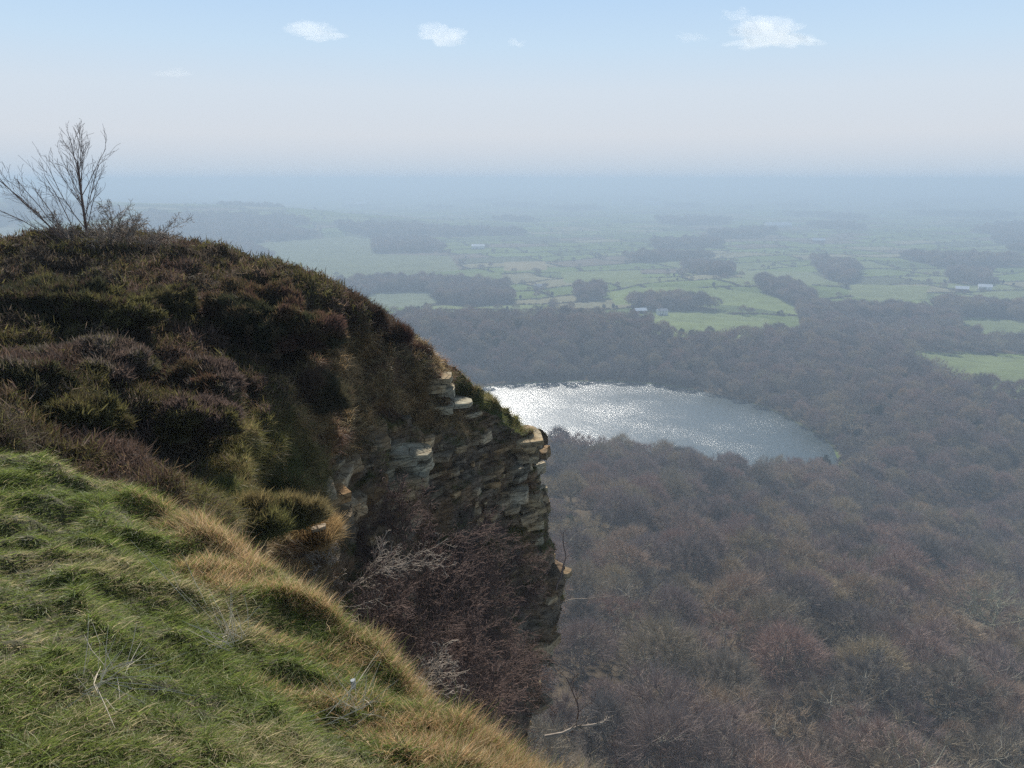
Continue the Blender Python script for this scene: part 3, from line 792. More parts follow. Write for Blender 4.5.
outcrop('rock_ledge', [(438, 378, 19.7, .7, .8, .14, .1), (432, 386, 19.6, .6, .8, .22, .3), (446, 390, 19.7, .45, .7, .2, .1), (456, 402, 19.8, .8, .8, .12, .1), (440, 408, 19.4, .7, .7, .2, .2), (420, 372, 19.8, .4, .5, .2, .4)],
        6, 'small ledge at the top of the crag')

# ---- heather and dry grass cover on the headland (nobody could count it)
def tuft_cover(name, wgt, n, blades, lo, hi, wd, cols, spreadv, mat, seed, label, up=.55, droop=0.0, sink=.02, cmap=None, nseg=1):
    g = np.random.default_rng(seed)
    P, Nm, ii, jj = sample_patch(G1, N1, wgt, n, g)
    cl = np.array(cols); idx = np.clip(((fbm(P * 1.1, 3, seed) * 1.5 + .5 + g.normal(size=n) * .16) * len(cl)).astype(int), 0, len(cl) - 1)
    c = cl[idx] * g.uniform(.5, 1.75, (n, 1)) * (.72 if mat is M_heath else .95)
    if cmap is not None: c = cmap(P, c, g)
    Pb = np.repeat(P - Nm * sink, blades, 0); Nb = np.repeat(Nm, blades, 0); cb = np.repeat(c, blades, 0) * g.uniform(.8, 1.25, (n * blades, 1))
    m_ = n * blades
    Pb = Pb + g.normal(size=(m_, 3)) * wd * 3
    D = nrm(Nb * (1 - up) + np.array([0, 0, up]) + g.normal(size=(m_, 3)) * spreadv)
    L_ = g.uniform(lo, hi, m_)
    wd = wd * np.clip(np.linalg.norm(Pb, axis=1) / 16, .5, 1.3)
    bend = g.normal(size=(m_, 3)) * .15 + np.array([0, 0, -droop])
    V, Fq = ribbons(Pb, D, L_, g.uniform(.7, 1.3, m_) * wd, bend, g, nseg)
    o = mesh(name, V, Fq, mat, np.repeat(cb, 2 * (nseg + 1), 0))
    tag(o, label=label, kind='stuff')
    return o
M_heath = leafy_mat('heather_sprigs', .4, .8)
M_grass = leafy_mat('grass_blades', .52, .5)
dist_h = np.linalg.norm(G1, axis=-1)
near_w = front * (1.0 + 2.5 * (dist_h < 14))
heathc = [(.13, .088, .068), (.10, .066, .044), (.15, .105, .06), (.10, .088, .034), (.15, .13, .048), (.11, .10, .038), (.16, .12, .09), (.09, .07, .05)]
tuft_cover('heather', np.clip(cov[..., 0] * 1.3 - .15, 0, 1) * near_w * veg, 60000, 9, .05, .15, .020, heathc, .6, M_heath, 81, 'dense brown and olive heather covering the headland', nseg=1)
tuft_cover('rough_grass', np.clip(cov[..., 1] + cov[..., 4] - .1, 0, 1) * near_w, 17000, 8, .10, .30, .007,
           [(.13, .125, .04), (.17, .15, .055), (.22, .17, .08), (.10, .11, .036)], .35, M_grass, 83, 'olive green tufty grass on the side of the headland', droop=.4, nseg=2)
tuft_cover('dry_grass', np.clip(cov[..., 2] - .05, 0, 1) * near_w, 15000, 8, .12, .34, .007,
           [(.34, .235, .12), (.26, .17, .08), (.20, .15, .07), (.36, .28, .16), (.17, .10, .065)], .35, M_grass, 85, 'tawny dry grass on the slope above the rocks', droop=.5, nseg=2)
# turf on ledges
tuft_cover('ledge_turf', (ledge > .3) * front * (hpy < 640) * 1.0 + 1e-9, 5000, 7, .06, .2, .007, [(.10, .10, .035), (.16, .13, .06), (.08, .09, .03)], .4, M_grass, 87, 'short turf growing on the rock ledges', droop=.5, nseg=1)

# ---- bushes one can tell apart
def bush(name, pos, rx, ry, rz, cols, n, label, cat, group, seed, lo=.05, hi=.13, wd=.019, mat=None, spreadv=.6):
    n = int(n * 1.35)
    g = np.random.default_rng(seed); mat = mat or M_heath
    pos = np.array(pos) - np.array([0, 0, .16 * rz / .5 * .6]); rz = rz * .9
    root = empty(name, pos)
    u, v = np.meshgrid(np.linspace(0, 2 * pi, 57), np.linspace(0, pi * .54, 26), indexing='ij')
    D = np.stack([np.cos(u) * np.sin(v), np.sin(u) * np.sin(v), np.cos(v)], -1)
    off = np.array(pos) * .7
    k = .66 + .85 * fbm(D * 1.5 + off, 3, seed) + .20 * (1 - 2 * np.abs(fbm(D * 4 + off, 2, seed + 1)))
    core = D * k[..., None] * np.array([rx, ry, rz])
    cc = np.tile(np.array(cols).mean(0) * 1.1, (core.shape[0] * core.shape[1], 1))
    mesh('stems', core, grid_faces(57, 26), M_heath, cc, parent=root, smooth_shade=True)
    a = g.uniform(0, 2 * pi, n); b = np.arccos(1 - g.random(n) * 1.02)
    Dd = np.stack([np.cos(a) * np.sin(b), np.sin(a) * np.sin(b), np.cos(b)], -1)
    kk = .66 + .85 * fbm(Dd * 1.5 + off, 3, seed) + .20 * (1 - 2 * np.abs(fbm(Dd * 4 + off, 2, seed + 1)))
    Pp = Dd * kk[:, None] * np.array([rx, ry, rz]); bl = 7
    cl = np.array(cols); idx = np.clip(((fbm(Pp * 2.5 + off, 3, seed) * 1.4 + .5) * len(cl) + g.normal(size=n) * .6).astype(int), 0, len(cl) - 1)
    c = np.repeat(cl[idx] * g.uniform(.6, 1.7, (n, 1)) * 1.25, bl, 0)
    Pb = np.repeat(Pp, bl, 0) + g.normal(size=(n * bl, 3)) * .025
    Dn = nrm(np.repeat(Dd, bl, 0) * .55 + np.array([0, 0, .5]) + g.normal(size=(n * bl, 3)) * spreadv)
    V, Fq = ribbons(Pb, Dn, g.uniform(lo, hi, n * bl), g.uniform(.7, 1.3, n * bl) * wd, g.normal(size=(n * bl, 3)) * .15, g, 1)
    mesh('foliage', V, Fq, mat, np.repeat(c, 4, 0), parent=root)
    return tag(root, label, cat, group)
HB = 'heather bushes on the headland'
brown = [(.070, .040, .030), (.085, .052, .032), (.06, .045, .022), (.09, .065, .035)]
olive = [(.060, .055, .022), (.078, .070, .026), (.060, .048, .024), (.09, .078, .03)]
purple = [(.085, .060, .048), (.10, .072, .056), (.062, .048, .036), (.12, .098, .08), (.07, .062, .03)]
dark = [(.035, .036, .018), (.05, .045, .02), (.045, .030, .022)]
bush('heather_bush', at(272, 330, 15.6), 1.25, 1.1, 1.15, brown + dark[:1], 9000, 'big domed brown heather bush bulging out above the crag', 'bush', HB, 201)
bush('heather_bush', at(62, 312, 15.0), 1.7, 1.0, .85, dark + olive[:2], 7500, 'long dark green heather bush below the bare sapling', 'bush', HB, 202)
bush('heather_bush', at(165, 308, 15.5), .75, .7, .62, olive + dark, 4500, 'rounded olive heather bush between the dark one and the big dome', 'bush', HB, 203)
bush('heather_bush', at(85, 366, 12.3), 1.15, .7, .36, purple, 5000, 'low purple-grey heather bush in the middle of the bank', 'bush', HB, 204)
bush('heather_bush', at(72, 420, 10.2), .75, .5, .36, olive, 4000, 'bright olive heather bush above the turf', 'bush', HB, 205)
bush('heather_bush', at(176, 424, 11.2), .75, .5, .38, olive + purple[:1], 4000, 'olive heather bush under the purple patch', 'bush', HB, 206)
bush('heather_bush', at(208, 380, 12.8), .85, .6, .42, purple + brown, 4500, 'purple-brown heather bush at the foot of the big dome', 'bush', HB, 207)
bush('heather_bush', at(12, 392, 10.8), .6, .5, .45, purple + dark, 3500, 'ragged purple heather bush at the left edge', 'bush', HB, 208)
bush('gorse_bush', at(252, 524, 9.6), .75, .5, .36, [(.085, .085, .030), (.11, .10, .038), (.065, .062, .024), (.14, .11, .05)], 5000, 'round olive-green gorse bush above the tawny grass edge', 'bush', None, 209, lo=.06, hi=.17, wd=.009, mat=M_grass)
bush('gorse_bush', at(325, 400, 14.6), .6, .5, .6, [(.06, .055, .03), (.09, .065, .035), (.07, .045, .03)], 4000, 'brownish bush on the dry grass beside the rocks', 'bush', None, 210, lo=.08, hi=.24, wd=.008)
bush('grass_tussock', at(310, 538, 10.6), .30, .26, .20, [(.26, .17, .07), (.30, .21, .10), (.2, .13, .06)], 2200, 'tawny grass tussock hanging off the turf at the gully head', 'grass tussock', None, 211, lo=.12, hi=.3, wd=.006, mat=M_grass, spreadv=.3)

# dark red heather sprays along the sky-line of the slope
for q, (px, py, r, s) in enumerate([(352, 305, 18.7, .34), (372, 318, 18.9, .4), (393, 332, 19.4, .42), (412, 350, 19.8, .36)]):
    bush('heather_bush', at(px, py + 6, r), s, s * .8, s * .9, [(.065, .032, .026), (.075, .04, .03), (.05, .034, .022)], 1500,
         ('first', 'second', 'third', 'lowest')[q] + ' red-brown heather clump down the edge from the big dome', 'bush', 'red-brown heather clumps on the edge', 220 + q, lo=.12, hi=.26, wd=.012)

# ------------------------------------------------------------------ foreground turf
EDGEP = [(-420, 452, 8.4), (-180, 458, 7.8), (-60, 463, 7.3), (0, 468, 7.0), (60, 477, 6.8), (110, 492, 6.6), (150, 511, 6.3), (200, 540, 5.9), (250, 573, 5.5), (300, 608, 5.1),
         (350, 654, 4.7), (400, 700, 4.3), (450, 738, 4.0), (495, 772, 3.75), (545, 808, 3.5), (640, 850, 3.3), (760, 920, 3.1)]
Ep = np.array([at(*p) for p in EDGEP])
Ed = catmull(Ep, 520)
back_pts = np.array([[-9.5, 3.5, -1.3], [1.8, -1.6, -1.75]])
s = np.linspace(0, 1, 520)[:, None]
Bk = back_pts[0] * (1 - s) + back_pts[1] * s
out = nrm(np.gradient(Ed, axis=0)); outd = np.stack([-out[:, 1], out[:, 0], 0 * out[:, 0]], -1)
if (outd * (Ed - Bk)).sum(-1).mean() < 0: outd = -outd
rows = []
for t in np.linspace(0, 1, 460):
    q = Bk * (1 - t) + Ed * t
    q[:, 2] = Bk[:, 2] * (1 - t) + Ed[:, 2] * t + .10 * np.sin(pi * t)
    rows.append(q)
for t in np.linspace(0.01, 1, 70):
    q = Ed + outd * (t * 1.1) ; q[:, 2] = Ed[:, 2] - .25 * t - 6 * t ** 2.2
    rows.append(q)
A0 = np.stack(rows, 1)
An = patch_normals(A0)
if An[..., 2].mean() < 0: An = -An
AP = np.stack([A0[..., 0], A0[..., 1] * 1.0, A0[..., 2] * 0], -1)
wp = AP + .25 * np.stack([fbm(AP * 1.2, 2, 91), fbm(AP * 1.2, 2, 92), 0 * AP[..., 0]], -1)
tus = 1 - 2.2 * np.abs(fbm(wp * np.array([1.5, 2.6, 1]), 2, 95))
tus2 = fbm(wp * np.array([3.2, 5.0, 1]), 2, 97)
hgt = .045 * tus + .075 * tus2 + .035 * fbm(AP * 9, 2, 99) + .10 * fbm(AP * .8, 2, 93)
# the rim keeps its line
A1 = A0 + np.array([0, 0, 1.]) * hgt[..., None]
AN = patch_normals(A1)
if AN[..., 2].mean() < 0: AN = -AN
tedge = np.concatenate([np.linspace(0, 1, 460), np.linspace(1.01, 1.2, 70)])[None, :] * np.ones((520, 1))
edge_d = np.linalg.norm((A0 - Ed[:, None])[..., :2], axis=-1) * np.sign(1.0001 - tedge)
soil = np.array([.060, .052, .03]) * (1 + .4 * fbm(AP * 6, 3, 101))[..., None]
turf = mesh('turf', A1, grid_faces(520, 530), solid_mat('turf_soil', (.035, .035, .015), (.075, .065, .035), 12, bump=.6, dist=.02), soil, smooth_shade=True)
tag(turf, kind='structure', label='grassy slope in front falling to the rim of the gully')

apx, apy = proj(A1)
avis = (apx > -80) & (apx < 720) & (apy > 380) & (apy < 860) & (A1[..., 1] > .3)
def grass_colour(P, e, g):
    """green turf with straw swirls; tawny along the rim"""
    n = len(P); Q = P * np.array([1, 1, 0])
    a = fbm(Q * np.array([1.1, 2.3, 1]), 3, 111) ; b = fbm(Q * 3.1, 2, 113)
    dry = smooth(-.02, .34, a + .45 * b + g.normal(size=n) * .13)
    rim = smooth(.50, .06, e + .8 * fbm(Q * 1.9, 2, 115) + g.normal(size=n) * .1) * smooth(-3.3, -2.3, P[:, 0] + .3 * a)
    green = np.array([.165, .225, .058]) * g.uniform(.6, 1.35, (n, 1)) + np.array([.03, .0, -.004]) * g.random((n, 1))
    straw = np.array([.50, .42, .24]) * g.uniform(.55, 1.2, (n, 1))
    tawny = np.array([.48, .31, .16]) * g.uniform(.55, 1.25, (n, 1)) + np.array([.05, .06, .05]) * (g.random((n, 1)) < .4) * 2
    pick = g.random(n)
    c = np.where((pick < .08 + .52 * dry)[:, None], straw, green)
    c = np.where((g.random(n) < rim * .72)[:, None], tawny, c)
    return c, dry, rim

def blades(name, n, lo, hi, wd, wgt, seed, label, lean, nseg=3, rimonly=False):
    g = np.random.default_rng(seed)
    P, Nm, ii, jj = sample_patch(A1, AN, wgt, n, g)
    e = edge_d[ii, jj]
    c, dry, rim = grass_colour(P, e, g)
    Q = P * np.array([1, 1, 0])
    ang = 2.2 * fbm(Q * .9, 2, 121) + .9 * fbm(Q * 3, 2, 123) - .9 + g.normal(size=n) * 1.4
    ld_ = np.stack([np.cos(ang), np.sin(ang), 0 * ang], -1)
    tu = tus[ii, jj]
    up = (.55 + .5 * smooth(0, .9, tu) + .5 * rim)[:, None]
    D = nrm(ld_ * lean * (1 - .55 * rim[:, None]) + np.array([0, 0, 1]) * up + g.normal(size=(n, 3)) * .22)
    L_ = g.uniform(lo, hi, n) * (.7 + .55 * smooth(0, 1, tu) + .45 * rim)
    bend = ld_ * .35 + np.array([0, 0, -.35]) * (1 - .6 * rim[:, None]) + g.normal(size=(n, 3)) * .12
    V, Fq = ribbons(P - Nm * .01, D, L_, g.uniform(.6, 1.3, n) * wd, bend, g, nseg)
    o = mesh(name, V, Fq, M_grass, np.repeat(c, 2 * (nseg + 1), 0))
    tag(o, label=label, kind='stuff')
dA = np.linalg.norm(A1, axis=-1)
wA = avis * (tedge < 1.06) * (1 / np.maximum(dA, 2.2)) ** 1.0
blades('grass', 250000, .035, .105, .0052, wA, 131, 'windswept green and straw turf on the slope in front', .8)
wR = avis * smooth(.55, .05, np.abs(edge_d)) * (tedge < 1.08) * smooth(-3.6, -2.6, A1[..., 0])
blades('rim_grass', 46000, .05, .15, .0034, wR, 133, 'long tawny grass along the rim of the gully', .45)

# long dead stalks lying in the turf
def stalk_bundle(px, py, r, n, seed, label, L_=.45, lean=(0, 0, 1), sp=.35, name='dead_stalks'):
    g = np.random.default_rng(seed); p = at(px, py, r); segs = []
    for q in range(n):
        a = np.array([g.normal() * .05, g.normal() * .05, -.02]); d_ = nrm(np.array(lean) + g.normal(size=3) * sp); l = L_ * g.uniform(.35, 1.1)
        m1 = a + d_ * l * .5; d2_ = nrm(d_ + g.normal(size=3) * .18); m2 = m1 + d2_ * l * .5
        segs += [(*a, *m1, r_ := g.uniform(.0010, .0019), r_), (*m1, *m2, r_, .0007)]
    V, Fq = tubes(segs, 4)
    o = mesh(name, V, Fq, M_stalk); o.location = p
    tag(o, label, 'dead stalks', 'bleached stalks in the turf')
M_stalk = solid_mat('bleached_stalk', (.48, .40, .28), (.66, .58, .44), 20, bump=.1)
stalk_bundle(200, 602, 4.4, 3, 301, 'long pale stalk leaning on the turf below the tawny tuft', .62, (-.25, .1, .6), .10)
stalk_bundle(232, 636, 4.0, 34, 302, 'fan of bleached stalks in a grassy hollow', .30, (-.2, 0, .6), .35)
stalk_bundle(105, 672, 3.25, 34, 303, 'tangle of bleached stalks lying in the middle of the turf', .26, (.4, .2, .35), .5)
stalk_bundle(355, 706, 3.7, 34, 304, 'stalks around the pale stone near the rim', .3, (-.1, 0, .6), .55)
stalk_bundle(310, 715, 3.4, 3, 305, 'long fallen stalks at the bottom of the turf', .5, (.8, .2, .25), .3)
# small pale stone / marker
V, Fs = slab(np.random.default_rng(9), np.zeros(3), (.028, .028, .05), .3, .15)
o = mesh('stone', V, Fs, solid_mat('pale_stone', (.24, .26, .27), (.38, .40, .41), 30)); o.location = at(353, 684, 4.0)
tag(o, 'small pale upright stone among dry grass near the rim', 'stone')
V, Fs = slab(np.random.default_rng(19), np.zeros(3), (.20, .12, .05), .3, .15)
o = mesh('stone', V, Fs, M_rock, np.tile(np.array([.42, .35, .27]), (len(V), 1))); o.location = at(318, 528, 10.3)
tag(o, 'flat buff stone under the tawny tussock at the gully head', 'stone')
V, Fs = slab(np.random.default_rng(29), np.zeros(3), (.20, .12, .05), -.6, .1)
o = mesh('stone', V, Fs, M_rock, np.tile(np.array([.40, .34, .25]), (len(V), 1))); o.location = at(412, 706, 4.35)
tag(o, 'buff slab of rock showing at the rim of the turf', 'stone')

# ------------------------------------------------------------------ saplings and thicket
M_sap = solid_mat('sapling_bark', (.10, .07, .06), (.19, .14, .12), 14, bump=.2)
M_pale = solid_mat('weathered_twigs', (.10, .08, .065), (.40, .335, .27), 5, bump=.2)
M_red = solid_mat('reddish_twigs', (.05, .032, .027), (.19, .125, .10), 5, bump=.2)

def bare(name, pos, d, L_, r, P, seed, mat, sides=4, parts=True, stems=1, fan=.5, lab=None, cat=None, group=None):
    rnd = random.Random(seed); segs, tips = [], []
    for s_ in range(stems):
        dd = (d[0] + rnd.gauss(0, fan) * (stems > 1), d[1] + rnd.gauss(0, fan) * (stems > 1), d[2] + rnd.gauss(0, fan * .6) * (stems > 1))
        l = math.sqrt(sum(c * c for c in dd)); dd = tuple(c / l for c in dd)
        grow((rnd.gauss(0, .06) * (stems > 1), rnd.gauss(0, .06) * (stems > 1), -.15), dd, L_ * rnd.uniform(.75, 1.1), r, 0, P, rnd, segs, tips)
    A = np.array(segs); root = empty(name, pos)
    V, Fq = tubes(A[A[:, 8] <= 0][:, :8], 6); mesh('trunk' if stems == 1 else 'stems', V, Fq, mat, parent=root, smooth_shade=True)
    V, Fq = tubes(A[A[:, 8] > 0][:, :8], sides); mesh('branches', V, Fq, mat, parent=root, smooth_shade=True)
    return tag(root, lab, cat, group)

PT = dict(n=[9, 8, 5, 4], wig=[.02, .07, .10, .14], trop=[.02, .06, .05, .04], taper=[.3, .3, .35, .4], start=[.28, .25, .3, 0], kids=[3, 1, 1, 0],
          spread=[.5, .45, .5, 0], ratio=[.62, .5, .5, 0], rr=[.45, .55, .6, 0], rmin=.0035)
bare('bare_sapling', at(90, 256, 21.6), (.02, 0, 1), 2.15, .042, PT, 401, M_sap, lab='slender leafless sapling standing upright on the crest', cat='tree', sides=3)
PL = dict(n=[10, 6, 4], wig=[.05, .08, .14], trop=[-.01, .04, .04], taper=[.3, .3, .4], start=[.25, .3, 0], kids=[1, 1, 0], spread=[.5, .5, 0], ratio=[.36, .5, 0], rr=[.5, .6, 0], rmin=.0035)
bare('leaning_sapling', at(92, 262, 21.0), (-.46, 0, .80), 2.9, .015, PL, 402, M_sap, stems=7, fan=.17, lab='many-stemmed leafless sapling leaning left beside the upright one', cat='tree', sides=3)
PD = dict(n=[8, 6, 5, 3], wig=[.12, .2, .25, .25], trop=[-.02, 0, .02, 0], taper=[.35, .3, .35, .4], start=[.1, .1, .1, 0], kids=[2, 2, 1, 0], spread=[.7, .7, .7, 0], ratio=[.5, .5, .5, 0], rr=[.55, .6, .6, 0], rmin=.004)
bare('dead_bush', at(105, 258, 20.6), (.15, -.1, .5), 1.5, .022, PD, 403, M_pale, stems=9, fan=.75, lab='tangled grey dead bush at the foot of the saplings', cat='bush', sides=3)
bare('dead_bush', at(140, 262, 20.4), (.3, 0, .4), .8, .02, PD, 404, M_red, stems=6, fan=.6, lab='low reddish twiggy bush right of the saplings', cat='bush', sides=3)
PS = dict(n=[7, 4], wig=[.2, .2], trop=[.02, 0], taper=[.3, .3], start=[.3, 0], kids=[1, 0], spread=[.6, 0], ratio=[.35, 0], rr=[.6, 0], rmin=.004)
bare('skyline_shrub', at(140, 248, 20.6), (.35, 0, .8), .8, .012, PS, 405, M_sap, stems=3, fan=.25, lab='few bent twigs sticking up on the skyline right of the saplings', cat='shrub', sides=3)

# thicket of leafless shrubs over the gully and the lower rock
PB = dict(n=[10, 9, 7, 4], wig=[.12, .17, .22, .3], trop=[.0, .0, .0, 0], taper=[.35, .35, .4, .5], start=[.15, .2, .3, 0], kids=[2, 1, 1, 0],
          spread=[.6, .7, .7, 0], ratio=[.6, .5, .45, 0], rr=[.55, .6, .65, 0], rmin=.0044)
TH = [(350, 610, 12.6, 2.2, M_red, 'reddish leafless shrub at the left of the thicket'), (415, 600, 14.0, 2.6, M_red, 'wide reddish leafless shrub in the upper middle of the thicket'),
      (465, 620, 15.4, 2.6, M_red, 'dense reddish leafless shrub in the middle of the thicket'), (488, 640, 17.0, 2.0, M_pale, 'leafless shrub against the outer edge of the crag'),
      (375, 650, 10.0, 1.7, M_pale, 'pale leafless shrub reaching over the gully beside the turf'), (425, 690, 11.5, 2.0, M_red, 'dark leafless shrub low in the thicket'),
      (440, 710, 13.0, 2.0, M_red, 'brown leafless shrub at the bottom of the thicket'), (335, 560, 11.4, 1.4, M_pale, 'small pale leafless shrub at the head of the gully'),
      (455, 545, 16.6, 1.5, M_red, 'low twiggy shrub on the rock above the thicket'), (488, 560, 17.9, 1.6, M_red, 'grey twiggy shrub below the stacked blocks'),
      (395, 535, 14.6, 1.5, M_red, 'thin reddish shrub under the pale grey slabs'), (440, 650, 14.2, 2.4, M_red, 'tangled dull brown shrub in the lower middle of the thicket'),
      (462, 700, 15.8, 2.0, M_red, 'dull red shrub at the lowest corner of the crag')]
for q, (px, py, r, L_, mt, lb) in enumerate(TH):
    bare('bare_shrub', at(px, py + 34, r), (.02, -.12, .75), L_, .014, PB if mt is M_pale else PB | dict(kids=[2, 2, 1, 0]), 420 + q, mt, stems=4, fan=.9, lab=lb, cat='shrub', group='leafless shrubs of the thicket on the crag', sides=3)
PR = dict(n=[9, 5, 3], wig=[.14, .2, .2], trop=[.05, .03, 0], taper=[.35, .35, .4], start=[.35, .2, 0], kids=[1, 1, 0], spread=[.7, .7, 0], ratio=[.3, .4, 0], rr=[.5, .6, 0], rmin=.003)
bare('dead_branch', at(545, 726, 8.0), (.9, .1, .10), .75, .022, PB | dict(trop=[0, 0, 0, 0], n=[7, 4, 3, 2], ratio=[.35, .5, .5, 0]), 451, M_pale, lab='gnarled pale branch reaching right from the bottom of the crag', cat='branch', sides=4)
bare('overhanging_sapling', at(572, 722, 8.2), (0, 0, 1), 1.15, .012, PR, 452, M_red, lab='thin bare stem rising from the gnarled pale branch', cat='branch', sides=4)
bare('overhanging_sapling', at(556, 585, 20.6), (.42, 0, .9), 2.3, .028, PR, 453, M_sap, lab='thin dark stem leaning out from the edge of the crag', cat='sapling', sides=4)
bare('overhanging_sapling', at(560, 600, 20.4), (.9, 0, .25), 1.5, .02, PR | dict(kids=[2, 1, 0]), 454, M_pale, lab='bare twigs spreading level from the edge of the crag', cat='sapling', sides=4)
for q, (px, py, r, lb) in enumerate([(628, 800, 12, 'thin red-brown stem rising past the bottom edge, nearest the turf'), (665, 805, 13.5, 'thin red-brown stem past the bottom edge, further from the turf')]):
    bare('bare_sapling', at(px, py, r), (.1, 0, 1), 1.3, .012, PR | dict(kids=[2, 1, 0]), 455 + q, M_red, lab=lb, cat='sapling', group='thin stems at the bottom edge', sides=3)

# ------------------------------------------------------------------ farms on the plain
M_white = solid_mat('white_render', (.70, .69, .66), (.80, .79, .76), .3, bump=0)
M_brick = solid_mat('old_brick', (.26, .15, .11), (.34, .21, .15), .6, bump=0)
M_slate = solid_mat('grey_roof', (.22, .23, .25), (.32, .33, .35), .3, rough=.5, bump=0, spec=.5)
M_tin = solid_mat('pale_sheet_roof', (.62, .64, .66), (.78, .80, .82), .2, rough=.35, bump=0, spec=.6)
M_dark = solid_mat('dark_opening', (.02, .02, .025), (.04, .04, .05), 1, rough=.2, bump=0)
def box(x0, x1, y0, y1, z0, z1):
    V = np.array([[a, b, c] for a in (x0, x1) for b in (y0, y1) for c in (z0, z1)], float)
    return V, np.array([[0, 1, 3, 2], [4, 6, 7, 5], [0, 4, 5, 1], [2, 3, 7, 6], [0, 2, 6, 4], [1, 5, 7, 3]])
def farm(px, py, L_, D_, h, rz, wall, roof, label, cat='building', house=False, group='farm buildings on the plain'):
    # walk the sight line down to the ground
    d_ = at(px, py, 1.0); rs = np.geomspace(850, 16000, 4000); zt = terrain(d_[0] * rs, d_[1] * rs)
    hit = np.argmax(d_[2] * rs < zt + 1.0); r = rs[hit] if (d_[2] * rs < zt + 1).any() else 9000
    p = (d_[0] * r, d_[1] * r, float(terrain(np.array([d_[0] * r]), np.array([d_[1] * r]))[0]) - .2)
    root = empty('farmhouse' if house else 'barn', p, rz)
    V, Fc = box(-L_ / 2, L_ / 2, -D_ / 2, D_ / 2, 0, h); mesh('wall', V, Fc, wall, parent=root)
    rh = D_ * .32; o_ = .4
    V = np.array([[-L_ / 2 - o_, -D_ / 2 - o_, h + .01], [L_ / 2 + o_, -D_ / 2 - o_, h + .01], [L_ / 2 + o_, D_ / 2 + o_, h + .01], [-L_ / 2 - o_, D_ / 2 + o_, h + .01], [-L_ / 2 - o_, 0, h + rh], [L_ / 2 + o_, 0, h + rh]])
    rf = mesh('roof', V, np.array([[0, 1, 5, 4], [2, 3, 4, 5], [0, 4, 3, 3], [1, 2, 5, 5], [0, 3, 2, 1]])[[0, 1, 4]], roof, parent=root)
    mesh('gable', V, np.array([[0, 4, 3], [1, 2, 5]]), wall, parent=root)
    if house:
        V, Fc = box(-L_ * .42, -L_ * .34, -.5, .5, h + rh * .7, h + rh + 1.2); mesh('chimney', V, Fc, M_brick, parent=rf)
        for k_ in (-.3, 0, .3):
            for zz in (1.0, 3.6):
                V, Fc = box(L_ * k_ - .5, L_ * k_ + .5, -D_ / 2 - .05, -D_ / 2 + .05, zz, zz + 1.3); mesh('window', V, Fc, M_dark, parent=root)
    V, Fc = box(-L_ * .16, -L_ * .16 + (1.1 if house else 4), -D_ / 2 - .06, -D_ / 2 + .06, 0, 2.1 if house else 3.4); mesh('door', V, Fc, M_dark, parent=root)
    tag(root, label, cat, group)
farm(662, 314, 12, 8, 5.4, .15, M_white, M_slate, 'white farmhouse with grey roof just beyond the wooded ridge', house=True)
farm(640, 312, 15, 9, 3.5, .3, M_brick, M_tin, 'long barn left of the white farmhouse beyond the wooded ridge')
farm(962, 291, 18, 12, 5, -.5, M_brick, M_tin, 'large pale-roofed barn of the farm at the right', )
farm(985, 289, 19, 12, 5, -.5, M_white, M_tin, 'second pale-roofed barn, right of its twin at the right', )
farm(840, 270, 14, 9, 6, .1, M_white, M_slate, 'small white house alone among fields right of centre', house=True)
farm(478, 248, 32, 14, 6, .05, M_white, M_tin, 'long white shed out on the plain left of centre')
farm(540, 288, 18, 9, 5, .4, M_white, M_slate, 'small farmhouse among hedges above the wooded ridge', house=True)
farm(545, 199, 190, 60, 14, 0, M_white, M_tin, 'far white works building, the lower right one of the pair near the horizon')
farm(531, 191, 170, 60, 16, 0, M_white, M_tin, 'far white works building, the upper left one of the pair near the horizon')
farm(356, 206, 130, 50, 12, 0, M_white, M_tin, 'far white building on the left of the plain')
farm(652, 205, 130, 50, 12, 0, M_white, M_tin, 'far white building near the horizon right of the pair')
farm(778, 227, 90, 30, 9, 0, M_white, M_tin, 'far white sheds on the plain right of centre')
farm(900, 325, 20, 10, 5, .3, M_brick, M_slate, 'brick farmhouse among trees below the right-hand fields', house=True)
farm(818, 242, 34, 16, 6, 0, M_brick, M_tin, 'low pale-roofed shed on the plain beneath the far haze at right')

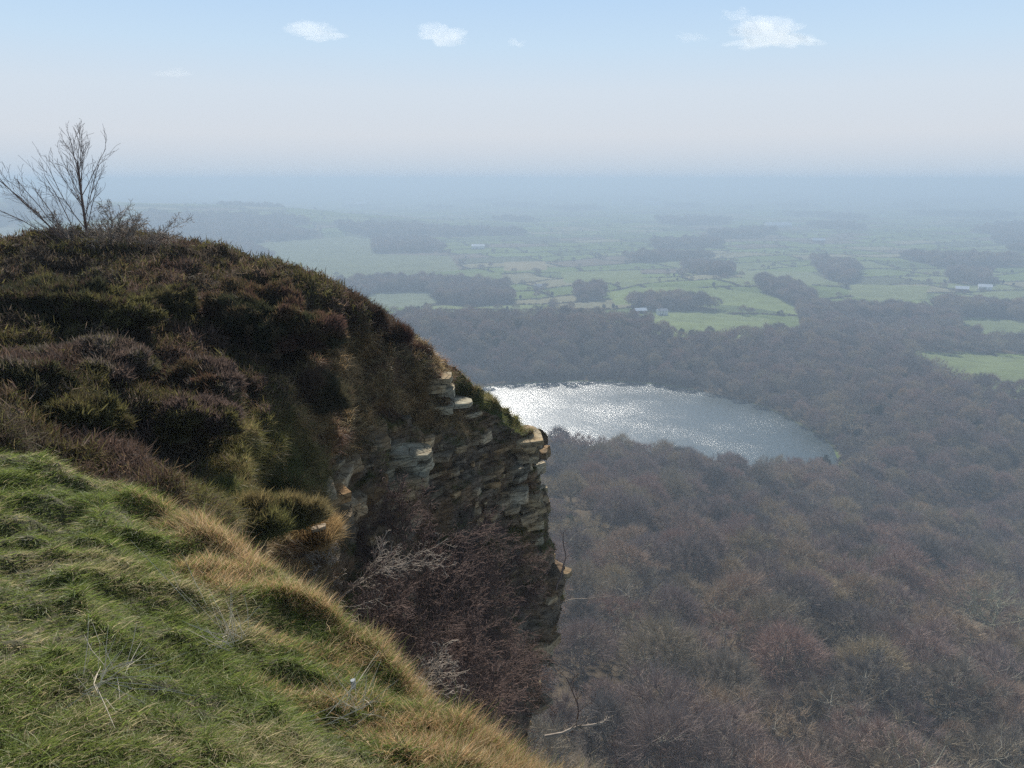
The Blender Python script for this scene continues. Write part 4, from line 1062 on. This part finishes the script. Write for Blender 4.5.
# ------------------------------------------------------------------ clouds
def cloud_mat():
    m, nt, out = new_mat('cloud_vapour')
    v = N(nt, 'ShaderNodeVolumePrincipled', inp={'Color': (1, 1, 1, 1), 'Density': .0011, 'Anisotropy': .2})
    nt.links.new(v.outputs[0], out.inputs['Volume']); return m
M_cloud = cloud_mat()
def ico(sub=3):
    import bmesh
    b = bmesh.new(); bmesh.ops.create_icosphere(b, subdivisions=sub, radius=1)
    V = np.array([v.co[:] for v in b.verts]); Fc = np.array([[v.index for v in f.verts] for f in b.faces]); b.free(); return V, Fc
IV, IF = ico(5)
def cloud(px, py, wpx, hpx_, seed, label, thick=1.0):
    r = 9000.0; p = at(px, py, r); sx = wpx / F * r / 2; sz = hpx_ / F * r / 2
    g = np.random.default_rng(seed)
    q = IV * np.array([1.6, 1, 1]) * 1.0 + seed * 3.1
    k = .66 + .7 * fbm(q * 1.1, 2, seed) + .6 * (.5 - np.abs(fbm(q * 3.0, 3, seed + 3))) + .16 * fbm(q * 7, 4, seed + 5)
    V = IV * k[:, None]
    V[:, 2] = np.where(V[:, 2] < 0, V[:, 2] * .6, V[:, 2])
    V = V * np.array([sx, sz * 1.6 * thick, sz]) * .9
    o = mesh('cloud', V, IF, M_cloud, smooth_shade=True); o.location = p
    tag(o, label, 'cloud', 'small clouds over the plain')
cloud(318, 34, 58, 24, 11, 'small white puffy cloud left of centre')
cloud(440, 36, 60, 24, 12, 'small white puffy cloud above the middle of the plain')
cloud(516, 44, 22, 11, 13, 'tiny white cloud just right of the middle puff', .8)
cloud(772, 38, 100, 34, 14, 'largest white cloud, at the right')
cloud(735, 17, 34, 16, 15, 'wisp of cloud above the largest one', .5)
cloud(692, 38, 36, 12, 16, 'thin wisp of cloud left of the largest one', .5)
cloud(176, 74, 40, 12, 17, 'faint low cloud at the left over the sapling', .5)

# ------------------------------------------------------------------ haze
V, Fc = box(-95000, 95000, -1500, 92000, -178.0, 4.5)
m, nt, out_ = new_mat('haze_air')
v = N(nt, 'ShaderNodeVolumePrincipled', inp={'Color': (.43, .54, .665, 1), 'Density': .00052, 'Anisotropy': .12})
nt.links.new(v.outputs[0], out_.inputs['Volume'])
hz = mesh('haze', V, Fc, m); tag(hz, kind='stuff', label='blue haze filling the valley and veiling the plain')
